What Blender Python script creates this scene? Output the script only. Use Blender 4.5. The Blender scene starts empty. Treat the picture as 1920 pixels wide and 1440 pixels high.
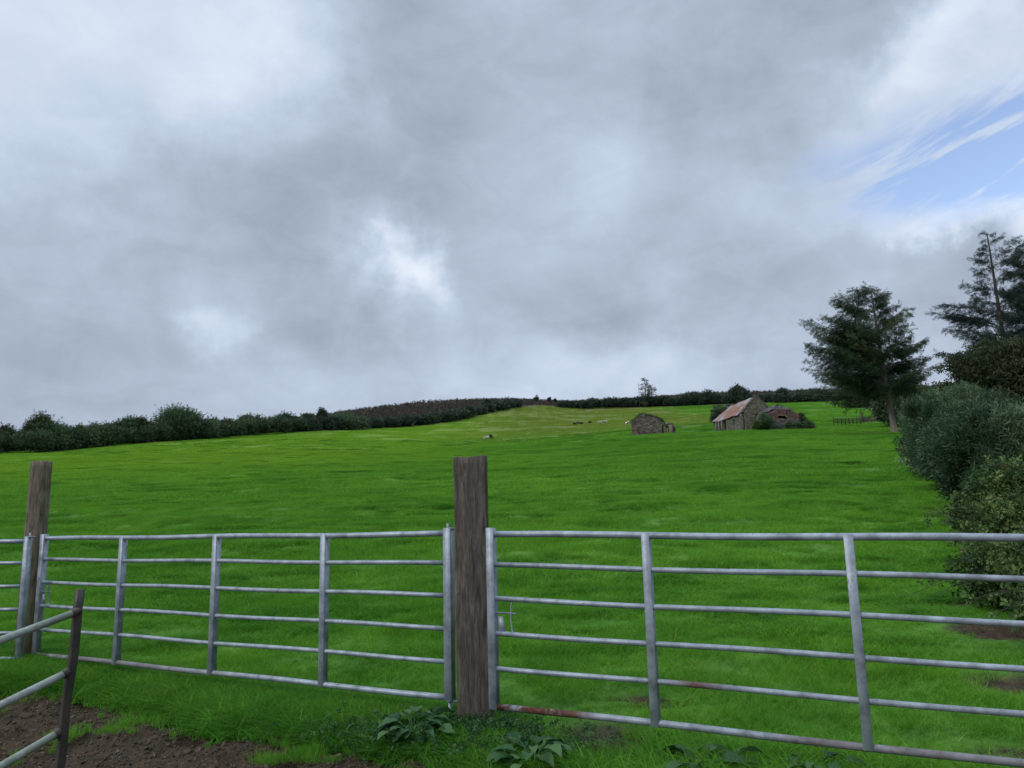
import bpy, bmesh, math, random
import numpy as np
from mathutils import Vector, Matrix

random.seed(7)
rng = np.random.default_rng(11)
S = bpy.context.scene
PI = math.pi

# ------------------------------------------------------------------ camera
F = 1442.0
PITCH, ROLL = 9.6, -1.4
CAM = np.array([0.0, 0.0, 1.5])
cam = bpy.data.objects.new('camera', bpy.data.cameras.new('camera'))
S.collection.objects.link(cam)
cam.data.sensor_width = 36.0
cam.data.lens = 36.0 * F / 1920.0
cam.data.clip_start = 0.05
cam.data.clip_end = 8000
M_CAM = Matrix.Rotation(math.radians(90 + PITCH), 4, 'X') @ Matrix.Rotation(math.radians(ROLL), 4, 'Z')
cam.matrix_world = Matrix.Translation(Vector(CAM)) @ M_CAM
S.camera = cam
M3 = np.array(M_CAM.to_3x3())


def ray(u, v):
    d = M3 @ np.array([(u - 960) / F, -(v - 720) / F, -1.0])
    return d / d[1]


def at(u, v, Y):
    return CAM + ray(u, v) * Y


# ------------------------------------------------------------------ world
W = bpy.data.worlds.new('World')
S.world = W
W.use_nodes = True
SUN_EL, SUN_AZ = math.radians(36), math.radians(-118)     # azimuth from +Y towards +X


class NT:
    """small helper for building node trees"""
    def __init__(s, tree):
        s.t = tree; s.n = tree.nodes; s.l = tree.links

    def new(s, kind, **kw):
        n = s.n.new(kind)
        for k, v in kw.items():
            if k == 'inp':
                for kk, vv in v.items():
                    if hasattr(vv, 'is_output'):
                        s.l.new(vv, n.inputs[kk])
                    else:
                        n.inputs[kk].default_value = vv
            else:
                setattr(n, k, v)
        return n

    def math(s, op, a, b=0.0, clamp=False):
        n = s.n.new('ShaderNodeMath'); n.operation = op; n.use_clamp = clamp
        for i, x in enumerate((a, b)):
            if hasattr(x, 'is_output'): s.l.new(x, n.inputs[i])
            else: n.inputs[i].default_value = x
        return n.outputs[0]

    def vmath(s, op, a, b=(0, 0, 0)):
        n = s.n.new('ShaderNodeVectorMath'); n.operation = op
        for i, x in enumerate((a, b)):
            if hasattr(x, 'is_output'): s.l.new(x, n.inputs[i])
            else: n.inputs[i].default_value = x
        return n.outputs['Value'] if op in ('LENGTH', 'DOT_PRODUCT') else n.outputs[0]

    def mix(s, f, a, b, kind='MIX'):
        n = s.n.new('ShaderNodeMix'); n.data_type = 'RGBA'; n.blend_type = kind
        for i, x in ((0, f), (6, a), (7, b)):
            if hasattr(x, 'is_output'): s.l.new(x, n.inputs[i])
            elif i == 0: n.inputs[0].default_value = x
            else: n.inputs[i].default_value = (*x, 1) if len(x) == 3 else x
        return n.outputs[2]

    def noise(s, vec, scale, detail=4, rough=0.55, dist=0.0):
        n = s.n.new('ShaderNodeTexNoise')
        if vec is not None: s.l.new(vec, n.inputs['Vector'])
        n.inputs['Scale'].default_value = scale; n.inputs['Detail'].default_value = detail
        n.inputs['Roughness'].default_value = rough; n.inputs['Distortion'].default_value = dist
        return n

    def remap(s, x, a, b, c=0.0, d=1.0, smooth=True):
        n = s.n.new('ShaderNodeMapRange'); n.interpolation_type = 'SMOOTHSTEP' if smooth else 'LINEAR'
        s.l.new(x, n.inputs[0])
        for i, v in enumerate((a, b, c, d)): n.inputs[i + 1].default_value = v
        return n.outputs[0]

    def ramp(s, x, stops):
        n = s.n.new('ShaderNodeValToRGB'); s.l.new(x, n.inputs[0])
        e = n.color_ramp.elements
        while len(e) < len(stops): e.new(0.5)
        for q, (p, c) in zip(e, stops): q.position = p; q.color = (*c, 1)
        return n.outputs[0]


def build_world():
    W.node_tree.nodes.clear()
    w = NT(W.node_tree)
    tc = w.new('ShaderNodeTexCoord')
    dirn = w.vmath('NORMALIZE', tc.outputs['Generated'])
    n1 = w.noise(dirn, 2.3, 3, 0.5)
    n2 = w.noise(dirn, 8.0, 7, 0.62)
    off1 = w.vmath('MULTIPLY', w.vmath('SUBTRACT', n1.outputs['Color'], (0.5, 0.5, 0.5)), (0.12, 0.12, 0.12))
    off2 = w.vmath('MULTIPLY', w.vmath('SUBTRACT', n2.outputs['Color'], (0.5, 0.5, 0.5)), (0.17, 0.1, 0.15))
    wd = w.vmath('ADD', w.vmath('ADD', dirn, off1), off2)
    wgap = w.vmath('ADD', dirn, w.vmath('MULTIPLY', w.vmath('SUBTRACT', n2.outputs['Color'], (0.5, 0.5, 0.5)), (0.10, 0.05, 0.05)))

    def blob(u, v, su, sv, amp, vec=None, inner=0.0):
        c = ray(u, v); c = c / np.linalg.norm(c)
        d = w.vmath('SUBTRACT', vec or wd, tuple(c))
        d = w.vmath('MULTIPLY', d, (F / su * 0.9, 1.2, F / sv * 0.9))
        return w.remap(w.vmath('LENGTH', d), inner, 1.0, amp, 0.0)

    # (u, v, half width, half height, brightness)
    blobs = [(60, 20, 560, 330, 0.25), (470, 60, 300, 220, 0.12), (-20, 330, 260, 200, 0.13), (560, 40, 170, 130, 0.10),
             (760, 510, 105, 120, 0.20), (770, 500, 70, 70, 0.20), (430, 600, 90, 75, 0.20), (420, 520, 110, 120, 0.06), (830, 600, 90, 160, 0.05),
             (1150, 340, 160, 140, 0.10), (1080, 700, 700, 130, 0.13), (1150, 720, 330, 90, 0.08),
             (1300, 60, 520, 260, 0.04), (1560, 400, 420, 220, 0.05), (560, 720, 420, 120, 0.04), (200, 520, 400, 160, 0.02),
             (1800, 110, 260, 130, 0.12), (1800, 398, 120, 42, 0.28), (1935, 420, 90, 90, 0.35), (1700, 100, 120, 60, 0.12), (1860, 250, 330, 150, 0.20), (1800, 40, 120, 60, 0.12), (1230, 520, 120, 60, 0.05), (1380, 300, 200, 200, 0.03), (960, 560, 260, 240, 0.05),
             (720, 170, 280, 240, -0.07), (330, 370, 330, 200, -0.06), (80, 430, 200, 120, -0.06), (1330, 130, 400, 220, -0.05),
             (1080, 560, 160, 140, -0.04), (580, 340, 300, 160, -0.05), (1500, 560, 480, 120, -0.03), (700, 650, 170, 110, -0.04), (250, 680, 400, 130, -0.04)]
    tot = None
    for b in blobs:
        v = blob(*b)
        tot = v if tot is None else w.math('ADD', tot, v)
    n3 = w.noise(dirn, 3.1, 6, 0.55, 0.4)
    n4 = w.noise(w.vmath('MULTIPLY', dirn, (1, 1, 1.8)), 11.0, 6, 0.6, 0.5)
    tex = w.math('ADD', w.math('MULTIPLY', w.math('SUBTRACT', n3.outputs['Fac'], 0.5), 0.36),
                 w.math('MULTIPLY', w.math('SUBTRACT', n4.outputs['Fac'], 0.5), 0.19))
    lum = w.math('ADD', w.math('ADD', tot, tex), 0.455)
    sep = w.new('ShaderNodeSeparateXYZ'); w.l.new(dirn, sep.inputs[0])
    # overcast sky is brighter overhead
    over = w.remap(sep.outputs['Z'], 0.60, 0.95, 1.0, 2.9)
    col = w.ramp(w.remap(lum, 0.2, 1.2, 0, 1, smooth=False),
                 [(0.0, (0.18, 0.22, 0.27)), (0.2, (0.352, 0.418, 0.522)), (0.42, (0.572, 0.665, 0.815)), (0.7, (0.86, 0.93, 1.03)), (1.0, (1.25, 1.28, 1.32))])
    col = w.vmath('MULTIPLY', w.mix(1.0, col, (10, 10, 10), 'MULTIPLY'), (1, 1, 1))
    sc_ = w.new('ShaderNodeVectorMath', operation='SCALE'); w.l.new(col, sc_.inputs[0]); w.l.new(over, sc_.inputs['Scale']); col = sc_.outputs[0]
    sky = w.new('ShaderNodeTexSky'); sky.sky_type = 'NISHITA'; sky.sun_disc = False
    sky.sun_elevation = SUN_EL; sky.sun_rotation = SUN_AZ; sky.altitude = 100
    skyc = w.mix(1.0, sky.outputs[0], (2.35, 2.12, 2.1), 'MULTIPLY')
    # blue gap with wisps across it
    g = w.math('MAXIMUM', blob(1815, 292, 230, 92, 2.0, wgap), blob(1960, 255, 280, 115, 2.2, wgap))
    g = w.math('MAXIMUM', g, blob(1620, 310, 150, 60, 0.55, wgap))
    rot = w.new('ShaderNodeVectorRotate', rotation_type='Y_AXIS'); w.l.new(dirn, rot.inputs['Vector']); rot.inputs['Angle'].default_value = math.radians(22)
    wis = w.noise(w.vmath('MULTIPLY', rot.outputs[0], (4, 4, 22)), 1.0, 6, 0.6, 0.6)
    g = w.math('MULTIPLY', g, w.remap(wis.outputs['Fac'], 0.41, 0.58, 1.0, 0.12), clamp=True)
    out = w.mix(g, col, skyc)
    bg = w.new('ShaderNodeBackground'); w.l.new(out, bg.inputs[0]); bg.inputs[1].default_value = 0.1
    o = w.new('ShaderNodeOutputWorld'); w.l.new(bg.outputs[0], o.inputs[0])


build_world()
sun = bpy.data.objects.new('sun', bpy.data.lights.new('sun', 'SUN'))
S.collection.objects.link(sun)
sun.data.energy = 1.5
sun.data.angle = math.radians(12)
sun.data.color = (1.0, 0.97, 0.92)
_sd = Vector((math.sin(SUN_AZ) * math.cos(SUN_EL), math.cos(SUN_AZ) * math.cos(SUN_EL), math.sin(SUN_EL)))
sun.rotation_euler = _sd.to_track_quat('Z', 'Y').to_euler()
S.view_settings.view_transform = 'Standard'
S.view_settings.look = 'None'
S.view_settings.exposure = 0.0
S.view_settings.gamma = 1.0


# ------------------------------------------------------------------ helpers
def tag(o, label=None, cat=None, group=None, kind=None):
    if label: o['label'] = label
    if cat: o['category'] = cat
    if group: o['group'] = group
    if kind: o['kind'] = kind
    return o


def empty(name, loc, label, cat, group=None):
    o = bpy.data.objects.new(name, None)
    S.collection.objects.link(o)
    o.location = Vector(loc)
    o.empty_display_size = 0.3
    return tag(o, label, cat, group)


class MB:
    """collects geometry in world space; build() makes ONE mesh object"""
    def __init__(s):
        s.v = []; s.f = []; s.n = 0; s.r = []

    def add(s, v, faces, r=0.5):
        v = np.asarray(v, float).reshape(-1, 3)
        s.v.append(v)
        s.f.append((np.asarray(faces, int) + s.n))
        s.n += len(v)
        s.r.append(np.full(len(v), r) if np.isscalar(r) else np.asarray(r, float))

    def box(s, c, sx, sy, sz, rz=0.0, r=0.5, bev=0.0):
        c = np.asarray(c, float)
        if bev > 0:
            q = []
            for z, k in ((-sz / 2, 1), (-sz / 2 + bev, 0), (sz / 2 - bev, 0), (sz / 2, 1)):
                ax, ay = sx / 2 - bev * k, sy / 2 - bev * k
                b = bev * 0.7
                for x, y in ((ax - b, -ay), (ax, -ay + b), (ax, ay - b), (ax - b, ay), (-ax + b, ay), (-ax, ay - b), (-ax, -ay + b), (-ax + b, -ay)):
                    q.append((x, y, z))
            q = np.array(q); fs = []
            for k in range(3):
                for j in range(8):
                    fs.append((k * 8 + j, k * 8 + (j + 1) % 8, k * 8 + 8 + (j + 1) % 8, k * 8 + 8 + j))
            tops = [(24, 25, 26, 27), (24, 27, 28, 31), (28, 29, 30, 31)]
            bots = [(3, 2, 1, 0), (7, 4, 3, 0), (7, 6, 5, 4)]
            fs += tops + bots
        else:
            q = np.array([(x, y, z) for z in (-sz / 2, sz / 2) for x, y in ((-sx / 2, -sy / 2), (sx / 2, -sy / 2), (sx / 2, sy / 2), (-sx / 2, sy / 2))])
            fs = [(3, 2, 1, 0), (4, 5, 6, 7), (0, 1, 5, 4), (1, 2, 6, 5), (2, 3, 7, 6), (3, 0, 4, 7)]
        ca, sa = math.cos(rz), math.sin(rz)
        q = np.stack([q[:, 0] * ca - q[:, 1] * sa, q[:, 0] * sa + q[:, 1] * ca, q[:, 2]], 1) + c
        s.add(q, fs, r)

    def tube(s, pts, rad, sides=8, r=0.5, cap=True):
        pts = np.asarray(pts, float); n = len(pts)
        rad = np.full(n, rad) if np.isscalar(rad) else np.asarray(rad, float)
        tan = np.gradient(pts, axis=0) if n > 2 else np.tile(pts[1] - pts[0], (n, 1))
        tan /= np.linalg.norm(tan, axis=1)[:, None] + 1e-9
        up = np.array([0, 0, 1.0]) if abs(tan[0, 2]) < 0.9 else np.array([1.0, 0, 0])
        a = np.cross(tan, up); a /= np.linalg.norm(a, axis=1)[:, None] + 1e-9
        b = np.cross(tan, a)
        an = np.arange(sides) / sides * 2 * PI
        v = pts[:, None, :] + rad[:, None, None] * (np.cos(an)[None, :, None] * a[:, None, :] + np.sin(an)[None, :, None] * b[:, None, :])
        v = v.reshape(-1, 3)
        k = np.arange(n - 1)[:, None] * sides; j = np.arange(sides)[None, :]
        fs = np.stack([k + j, k + (j + 1) % sides, k + sides + (j + 1) % sides, k + sides + j], -1).reshape(-1, 4)
        s.add(v, fs, r)
        if cap and sides >= 6:
            base = s.n - len(v)
            for o0, flip in ((base, 0), (base + (n - 1) * sides, 1)):
                ctr = np.array([pts[0] if not flip else pts[-1]])
                s.v.append(ctr); s.r.append(np.full(1, r if np.isscalar(r) else 0.5)); c = s.n; s.n += 1
                s.f.append(np.array([(c, o0 + q, o0 + (q + 1) % sides, c) for q in range(sides)]))

    def build(s, name, mat, parent=None, smooth=False, origin=None):
        V = np.concatenate(s.v); Rr = np.concatenate(s.r)
        if parent is not None: origin = np.array(parent.matrix_world_loc) if hasattr(parent, 'matrix_world_loc') else world_loc(parent)
        elif origin is None: origin = np.zeros(3)
        V = V - np.asarray(origin)
        me = bpy.data.meshes.new(name)
        loops = []; starts = []; cur = 0
        quads = [f for f in s.f if len(f) and f.shape[1] == 4]
        tris = [f for f in s.f if len(f) and f.shape[1] == 3]
        allq = np.concatenate(quads) if quads else np.zeros((0, 4), int)
        deg = (allq[:, 0] == allq[:, 3]) if len(allq) else np.zeros(0, bool)
        t2 = allq[deg][:, :3]; allq = allq[~deg]
        allt = np.concatenate(tris + [t2]) if (tris or len(t2)) else np.zeros((0, 3), int)
        me.vertices.add(len(V)); me.vertices.foreach_set('co', V.astype(np.float32).ravel())
        nl = allq.size + allt.size
        me.loops.add(nl); me.loops.foreach_set('vertex_index', np.concatenate([allq.ravel(), allt.ravel()]).astype(np.int32))
        me.polygons.add(len(allq) + len(allt))
        st = np.concatenate([np.arange(len(allq)) * 4, allq.size + np.arange(len(allt)) * 3]).astype(np.int32)
        me.polygons.foreach_set('loop_start', st)
        me.update(calc_edges=True)
        me.validate()
        at_ = me.attributes.new('rnd', 'FLOAT', 'POINT')
        at_.data.foreach_set('value', Rr.astype(np.float32))
        if smooth: me.polygons.foreach_set('use_smooth', np.ones(len(me.polygons), bool))
        me.materials.append(mat)
        o = bpy.data.objects.new(name, me)
        S.collection.objects.link(o)
        if parent is not None: o.parent = parent
        else: o.location = Vector(origin)
        return o


def world_loc(o):
    p = np.array(o.location, float)
    if o.parent: p = p + world_loc(o.parent)
    return p


# value noise in numpy -------------------------------------------------
_perm = np.random.default_rng(3).random((256, 256))


def vnoise(x, y):
    xi = np.floor(x).astype(int); yi = np.floor(y).astype(int)
    fx = x - xi; fy = y - yi
    fx = fx * fx * (3 - 2 * fx); fy = fy * fy * (3 - 2 * fy)
    g = lambda a, b: _perm[a & 255, b & 255]
    return (g(xi, yi) * (1 - fx) * (1 - fy) + g(xi + 1, yi) * fx * (1 - fy) + g(xi, yi + 1) * (1 - fx) * fy + g(xi + 1, yi + 1) * fx * fy) * 2 - 1


def fbm(x, y, o=4):
    t = 0; a = 1.0
    for i in range(o):
        t = t + a * vnoise(x * 2 ** i + 17.3 * i, y * 2 ** i + 9.1 * i); a *= 0.5
    return t / 1.9


# ------------------------------------------------------------------ terrain
B_U = [-400, 0, 100, 200, 300, 400, 500, 600, 700, 780, 830, 880, 920, 970, 1010, 1050, 1100, 1300, 1560, 1700, 1920, 2400]
B_V = [880, 849, 845, 837, 829, 822, 814, 808, 803, 798, 792, 782, 771, 761, 760, 763, 766, 760, 752, 747, 742, 738]
BY_U = [-400, 0, 300, 600, 830, 970, 1100, 1560, 1920, 2400]
BY_Y = [120, 130, 150, 178, 215, 255, 265, 262, 255, 250]
R_U = [-400, 400, 480, 560, 640, 700, 800, 900, 950, 1000, 1100, 1180, 1250, 1330, 1450, 1560, 1700, 1920, 2400]
R_V = [866, 812, 803, 793, 775, 768, 756, 751, 751, 753, 758, 752, 745, 739, 737, 733, 735, 730, 730]
_ts = np.array([ray(u, 800)[0] for u in range(-400, 2401, 20)])
_us = np.arange(-400, 2401, 20)
_eb = np.array([ray(u, np.interp(u, B_U, B_V))[2] for u in _us])
_er = np.array([ray(u, np.interp(u, R_U, R_V))[2] for u in _us])
_k = np.array([1, 2, 3, 2, 1]) / 9.0
_eb_s = np.convolve(np.pad(_eb, 2, 'edge'), _k, 'valid')
_er_s = np.convolve(np.pad(_er, 2, 'edge'), _k, 'valid')


def t2u(t): return np.interp(t, _ts, _us)


def YB(X, Y): return np.interp(t2u(X / np.maximum(Y, 8)), BY_U, BY_Y)


def ground_base(X, Y):
    X = np.asarray(X, float); Y = np.asarray(Y, float)
    t = X / np.maximum(Y, 8.0)
    u = t2u(t)
    yb = np.interp(u, BY_U, BY_Y)
    zb = 1.5 + yb * np.interp(t, _ts, _eb_s)
    yr = yb + 110
    zr = 1.5 + yr * np.interp(t, _ts, _er_s)
    a = np.interp(u, [0, 800, 950, 1150], [0.093, 0.099, 0.100, 0.105])
    pw = np.interp(u, [700, 900, 1100, 1200, 1400], [3.0, 4.2, 3.2, 2.5, 2.0])
    D = yb - 3.2
    b = (zb - a * D)
    d = np.clip(Y - 3.2, 0, None)
    d = d * d / (d + 0.5)
    z = a * d + b * (d / D) ** pw
    s = np.clip((Y - yb) / 110, 0, 1)
    z2 = zb + (zr - zb) * s
    z3 = np.maximum(zr - 0.1 * (Y - yr) - 0.0006 * np.clip(Y - yr, 0, None) ** 2, -30)
    return np.where(Y < yb, z, np.where(Y < yr, z2, z3))


def ground_z(X, Y):
    X = np.asarray(X, float); Y = np.asarray(Y, float)
    z = ground_base(X, Y)
    w = np.clip((Y - 6) / 9, 0, 1) * np.clip((420 - Y) / 120, 0, 1)
    n = 0.16 * fbm(X / 7.0 + 3, Y / 6.0, 3) + 0.15 * fbm(X / 1.5, Y / 1.0 + 9, 3)
    far = np.clip((Y - 60) / 80, 0, 1)
    n = n + far * 0.35 * fbm(X / 16.0, Y / 9.0 + 4, 3)
    z = z - (0.045 + 0.11 * np.clip((-X - 0.3) / 3.0, 0, 1)) * np.clip((Y - 3.4) / 2, 0, 1) * np.clip((13 - Y) / 5, 0, 1)
    near = 0.03 * fbm(X * 1.3 + 5, Y * 1.3, 3) * np.clip((Y - 2.5) / 1.0, 0, 1)
    return z + w * n + near


def hit(u, v, ymin=2.5, ymax=420):
    r = ray(u, v)
    Y = np.geomspace(ymin, ymax, 5000)
    P = CAM[None] + r[None] * Y[:, None]
    g = ground_z(P[:, 0], P[:, 1])
    k = np.nonzero(P[:, 2] <= g)[0]
    i = k[0] if len(k) else len(Y) - 1
    return np.array([P[i, 0], P[i, 1], float(g[i])])


# mud in the yard (south of a ragged line) and worn patches
_ml = [hit(u, v)[:2] for u, v in [(-500, 1275), (-200, 1280), (0, 1288), (150, 1296), (250, 1305), (320, 1335), (450, 1358), (580, 1362), (660, 1382), (760, 1405), (900, 1412), (960, 1436), (1010, 1500), (1400, 1560)]]
_mlx = np.array([p[0] for p in _ml]); _mly = np.array([p[1] for p in _ml])
_pt = []
for (u, v, a, b) in [(1140, 1382, .33, .26), (1200, 1395, .14, .05), (1770, 1124, .34, .22), (1890, 1280, .34, .22), (1905, 1418, .30, .14), (1235, 1322, .22, .08), (1180, 1310, .16, .05), (1400, 1100, .1, .04), (1636, 811, 1.6, 2.4), (1870, 1180, .5, .3)]:
    p = hit(u, v); _pt.append((p[0], p[1], a, b))


def mud(X, Y):
    X = np.asarray(X, float); Y = np.asarray(Y, float)
    n = fbm(X * 3.1 + 40, Y * 3.1, 4)
    yl = np.interp(X, _mlx, _mly)
    m = np.clip((yl - Y + 0.10 + n * 0.38) / 0.18 + 0.5, 0, 1)
    for (px, py, a, b) in _pt:
        d = np.sqrt(((X - px) / a) ** 2 + ((Y - py) / b) ** 2)
        m = np.maximum(m, np.clip((1.15 - d + n * 0.55) / 0.5, 0, 1))
    return m


# ------------------------------------------------------------------ materials
def new_mat(name):
    m = bpy.data.materials.new(name); m.use_nodes = True
    m.node_tree.nodes.clear()
    w = NT(m.node_tree)
    w.out = w.new('ShaderNodeOutputMaterial')
    return m, w


def principled(w, col, rough=0.8, bump=None, bstr=0.3, bdist=0.02, metal=0.0, spec=0.3):
    p = w.new('ShaderNodeBsdfPrincipled')
    for key, val in (('Base Color', col), ('Roughness', rough), ('Metallic', metal), ('Specular IOR Level', spec)):
        if hasattr(val, 'is_output'): w.l.new(val, p.inputs[key])
        else: p.inputs[key].default_value = (*val, 1) if isinstance(val, tuple) else val
    if bump is not None:
        b = w.new('ShaderNodeBump'); b.inputs['Strength'].default_value = bstr; b.inputs['Distance'].default_value = bdist
        w.l.new(bump, b.inputs['Height']); w.l.new(b.outputs[0], p.inputs['Normal'])
    w.l.new(p.outputs[0], w.out.inputs[0])
    return p


def field_colour(w, pos):
    """large scale colour of the pasture, shared by soil sheet and grass"""
    sep = w.new('ShaderNodeSeparateXYZ'); w.l.new(pos, sep.inputs[0])
    flat = w.vmath('MULTIPLY', pos, (1, 1, 0))
    a = w.noise(flat, 0.055, 4, 0.55, 0.3).outputs['Fac']
    b = w.noise(flat, 0.5, 4, 0.6).outputs['Fac']
    c = w.mix(w.remap(a, 0.36, 0.64), (0.124, 0.328, 0.036), (0.205, 0.440, 0.054))
    c = w.mix(w.math('MULTIPLY', w.remap(b, 0.40, 0.72), 0.5), c, (0.25, 0.47, 0.04))
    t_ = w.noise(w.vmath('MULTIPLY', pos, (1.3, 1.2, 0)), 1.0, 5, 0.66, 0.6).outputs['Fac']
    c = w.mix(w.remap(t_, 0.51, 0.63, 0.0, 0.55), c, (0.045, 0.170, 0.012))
    c = w.mix(w.remap(t_, 0.30, 0.44, 0.35, 0.0), c, (0.28, 0.49, 0.045))
    # drier, browner sward high on the crown of the hill
    dry = w.math('MULTIPLY', w.remap(sep.outputs[1], 115, 185), w.remap(w.math('ADD', sep.outputs[0], w.math('MULTIPLY', a, 14)), 46, 66, 1, 0))
    dry = w.math('MULTIPLY', dry, w.remap(w.math('SUBTRACT', sep.outputs[0], w.math('MULTIPLY', a, 20)), -48, -14))
    st = w.noise(w.vmath('MULTIPLY', pos, (0.05, 0.16, 0)), 1.0, 5, 0.6).outputs['Fac']
    c = w.mix(w.math('MULTIPLY', dry, w.remap(st, 0.3, 0.62, 0.5, 1.0)), c, (0.34, 0.34, 0.08))
    # lighter yellow-green on the far left of the field
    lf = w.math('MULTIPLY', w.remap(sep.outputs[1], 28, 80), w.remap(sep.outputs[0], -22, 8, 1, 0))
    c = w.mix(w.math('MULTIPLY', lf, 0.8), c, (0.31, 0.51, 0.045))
    return c


def make_ground_mat():
    m, w = new_mat('ground')
    geo = w.new('ShaderNodeNewGeometry'); pos = geo.outputs['Position']
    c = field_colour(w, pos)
    flat = w.vmath('MULTIPLY', pos, (1, 1, 0))
    fine = w.noise(flat, 3.0, 5, 0.7).outputs['Fac']
    c = w.mix(1.0, c, (0.62, 0.62, 0.7), 'MULTIPLY')
    c = w.mix(w.remap(fine, 0.3, 0.7, 0.5, 0.0), c, (0.02, 0.07, 0.010))
    tus = w.noise(w.vmath('MULTIPLY', pos, (0.55, 0.95, 0)), 1.0, 4, 0.62).outputs['Fac']
    c = w.mix(w.remap(tus, 0.52, 0.68, 0.0, 0.55), c, (0.04, 0.13, 0.014))
    at_m = w.new('ShaderNodeAttribute', attribute_name='mud').outputs['Fac']
    at_h = w.new('ShaderNodeAttribute', attribute_name='heath').outputs['Fac']
    m1 = w.noise(flat, 7.0, 6, 0.7).outputs['Fac']
    m2 = w.noise(flat, 38.0, 4, 0.7).outputs['Fac']
    mc = w.ramp(m1, [(0.25, (0.034, 0.024, 0.012)), (0.5, (0.100, 0.070, 0.038)), (0.78, (0.20, 0.145, 0.085))])
    mc = w.mix(w.remap(m2, 0.35, 0.7, 0.55, 0.0), mc, (0.02, 0.013, 0.010))
    c = w.mix(at_m, c, mc)
    h1 = w.noise(flat, 0.09, 5, 0.65).outputs['Fac']
    hc = w.ramp(h1, [(0.3, (0.03, 0.042, 0.026)), (0.48, (0.07, 0.048, 0.04)), (0.7, (0.12, 0.07, 0.055))])
    c = w.mix(at_h, c, hc)
    bm = w.math('ADD', w.math('MULTIPLY', fine, 0.5), w.math('ADD', w.math('MULTIPLY', tus, 3.0), w.math('MULTIPLY', m1, w.math('MULTIPLY', at_m, 1.2))))
    bm = w.math('ADD', bm, w.math('MULTIPLY', m2, w.math('MULTIPLY', at_m, 0.5)))
    principled(w, c, w.mix(at_m, (0.9, 0.9, 0.9), (0.6, 0.6, 0.6)), bm, 0.9, 0.10, spec=0.15)
    return m


def make_grass_mat(name='grass', rank=0.0):
    m, w = new_mat(name)
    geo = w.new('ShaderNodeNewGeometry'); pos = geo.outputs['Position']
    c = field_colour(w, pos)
    rn = w.new('ShaderNodeAttribute', attribute_name='rnd').outputs['Fac']
    oi = w.new('ShaderNodeObjectInfo').outputs['Random']
    c = w.mix(w.remap(rn, 0.0, 0.8, 0.6, 0.0, False), c, (0.050, 0.180, 0.014))
    c = w.mix(w.remap(rn, 0.80, 1.0, 0.0, 0.55, False), c, (0.25, 0.42, 0.07))
    c = w.mix(w.remap(rn, 0.975, 1.0, 0.0, 0.8, False), c, (0.42, 0.38, 0.17))
    c = w.mix(w.math('MULTIPLY', oi, 0.25), c, (0.075, 0.27, 0.03))
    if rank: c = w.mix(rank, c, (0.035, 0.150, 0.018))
    d = w.new('ShaderNodeBsdfPrincipled'); w.l.new(c, d.inputs['Base Color']); d.inputs['Roughness'].default_value = 0.7
    d.inputs['Specular IOR Level'].default_value = 0.03
    tr = w.new('ShaderNodeBsdfTranslucent'); w.l.new(w.mix(1.0, c, (1.1, 1.15, 0.7), 'MULTIPLY'), tr.inputs[0])
    mx = w.new('ShaderNodeMixShader'); mx.inputs[0].default_value = 0.35
    w.l.new(d.outputs[0], mx.inputs[1]); w.l.new(tr.outputs[0], mx.inputs[2])
    w.l.new(mx.outputs[0], w.out.inputs[0])
    return m


def leaf_mat(name, dark, mid, light, odd=None, oddp=0.93, trans=0.25, rough=0.55):
    m, w = new_mat(name)
    rn = w.new('ShaderNodeAttribute', attribute_name='rnd').outputs['Fac']
    stops = [(0.0, dark), (0.5, mid), (oddp - 0.02, light)]
    if odd: stops.append((oddp, odd))
    c = w.ramp(rn, stops)
    d = w.new('ShaderNodeBsdfPrincipled'); w.l.new(c, d.inputs['Base Color']); d.inputs['Roughness'].default_value = rough
    d.inputs['Specular IOR Level'].default_value = 0.25
    tr = w.new('ShaderNodeBsdfTranslucent'); w.l.new(c, tr.inputs[0])
    mx = w.new('ShaderNodeMixShader'); mx.inputs[0].default_value = trans
    w.l.new(d.outputs[0], mx.inputs[1]); w.l.new(tr.outputs[0], mx.inputs[2])
    w.l.new(mx.outputs[0], w.out.inputs[0])
    return m


def bark_mat(name, a, b, sc=6):
    m, w = new_mat(name)
    tc = w.new('ShaderNodeTexCoord')
    v = w.vmath('MULTIPLY', tc.outputs['Object'], (1, 1, 0.25))
    n = w.noise(v, sc, 6, 0.7).outputs['Fac']
    principled(w, w.ramp(n, [(0.3, a), (0.7, b)]), 0.9, n, 0.6, 0.05, spec=0.1)
    return m


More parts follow.
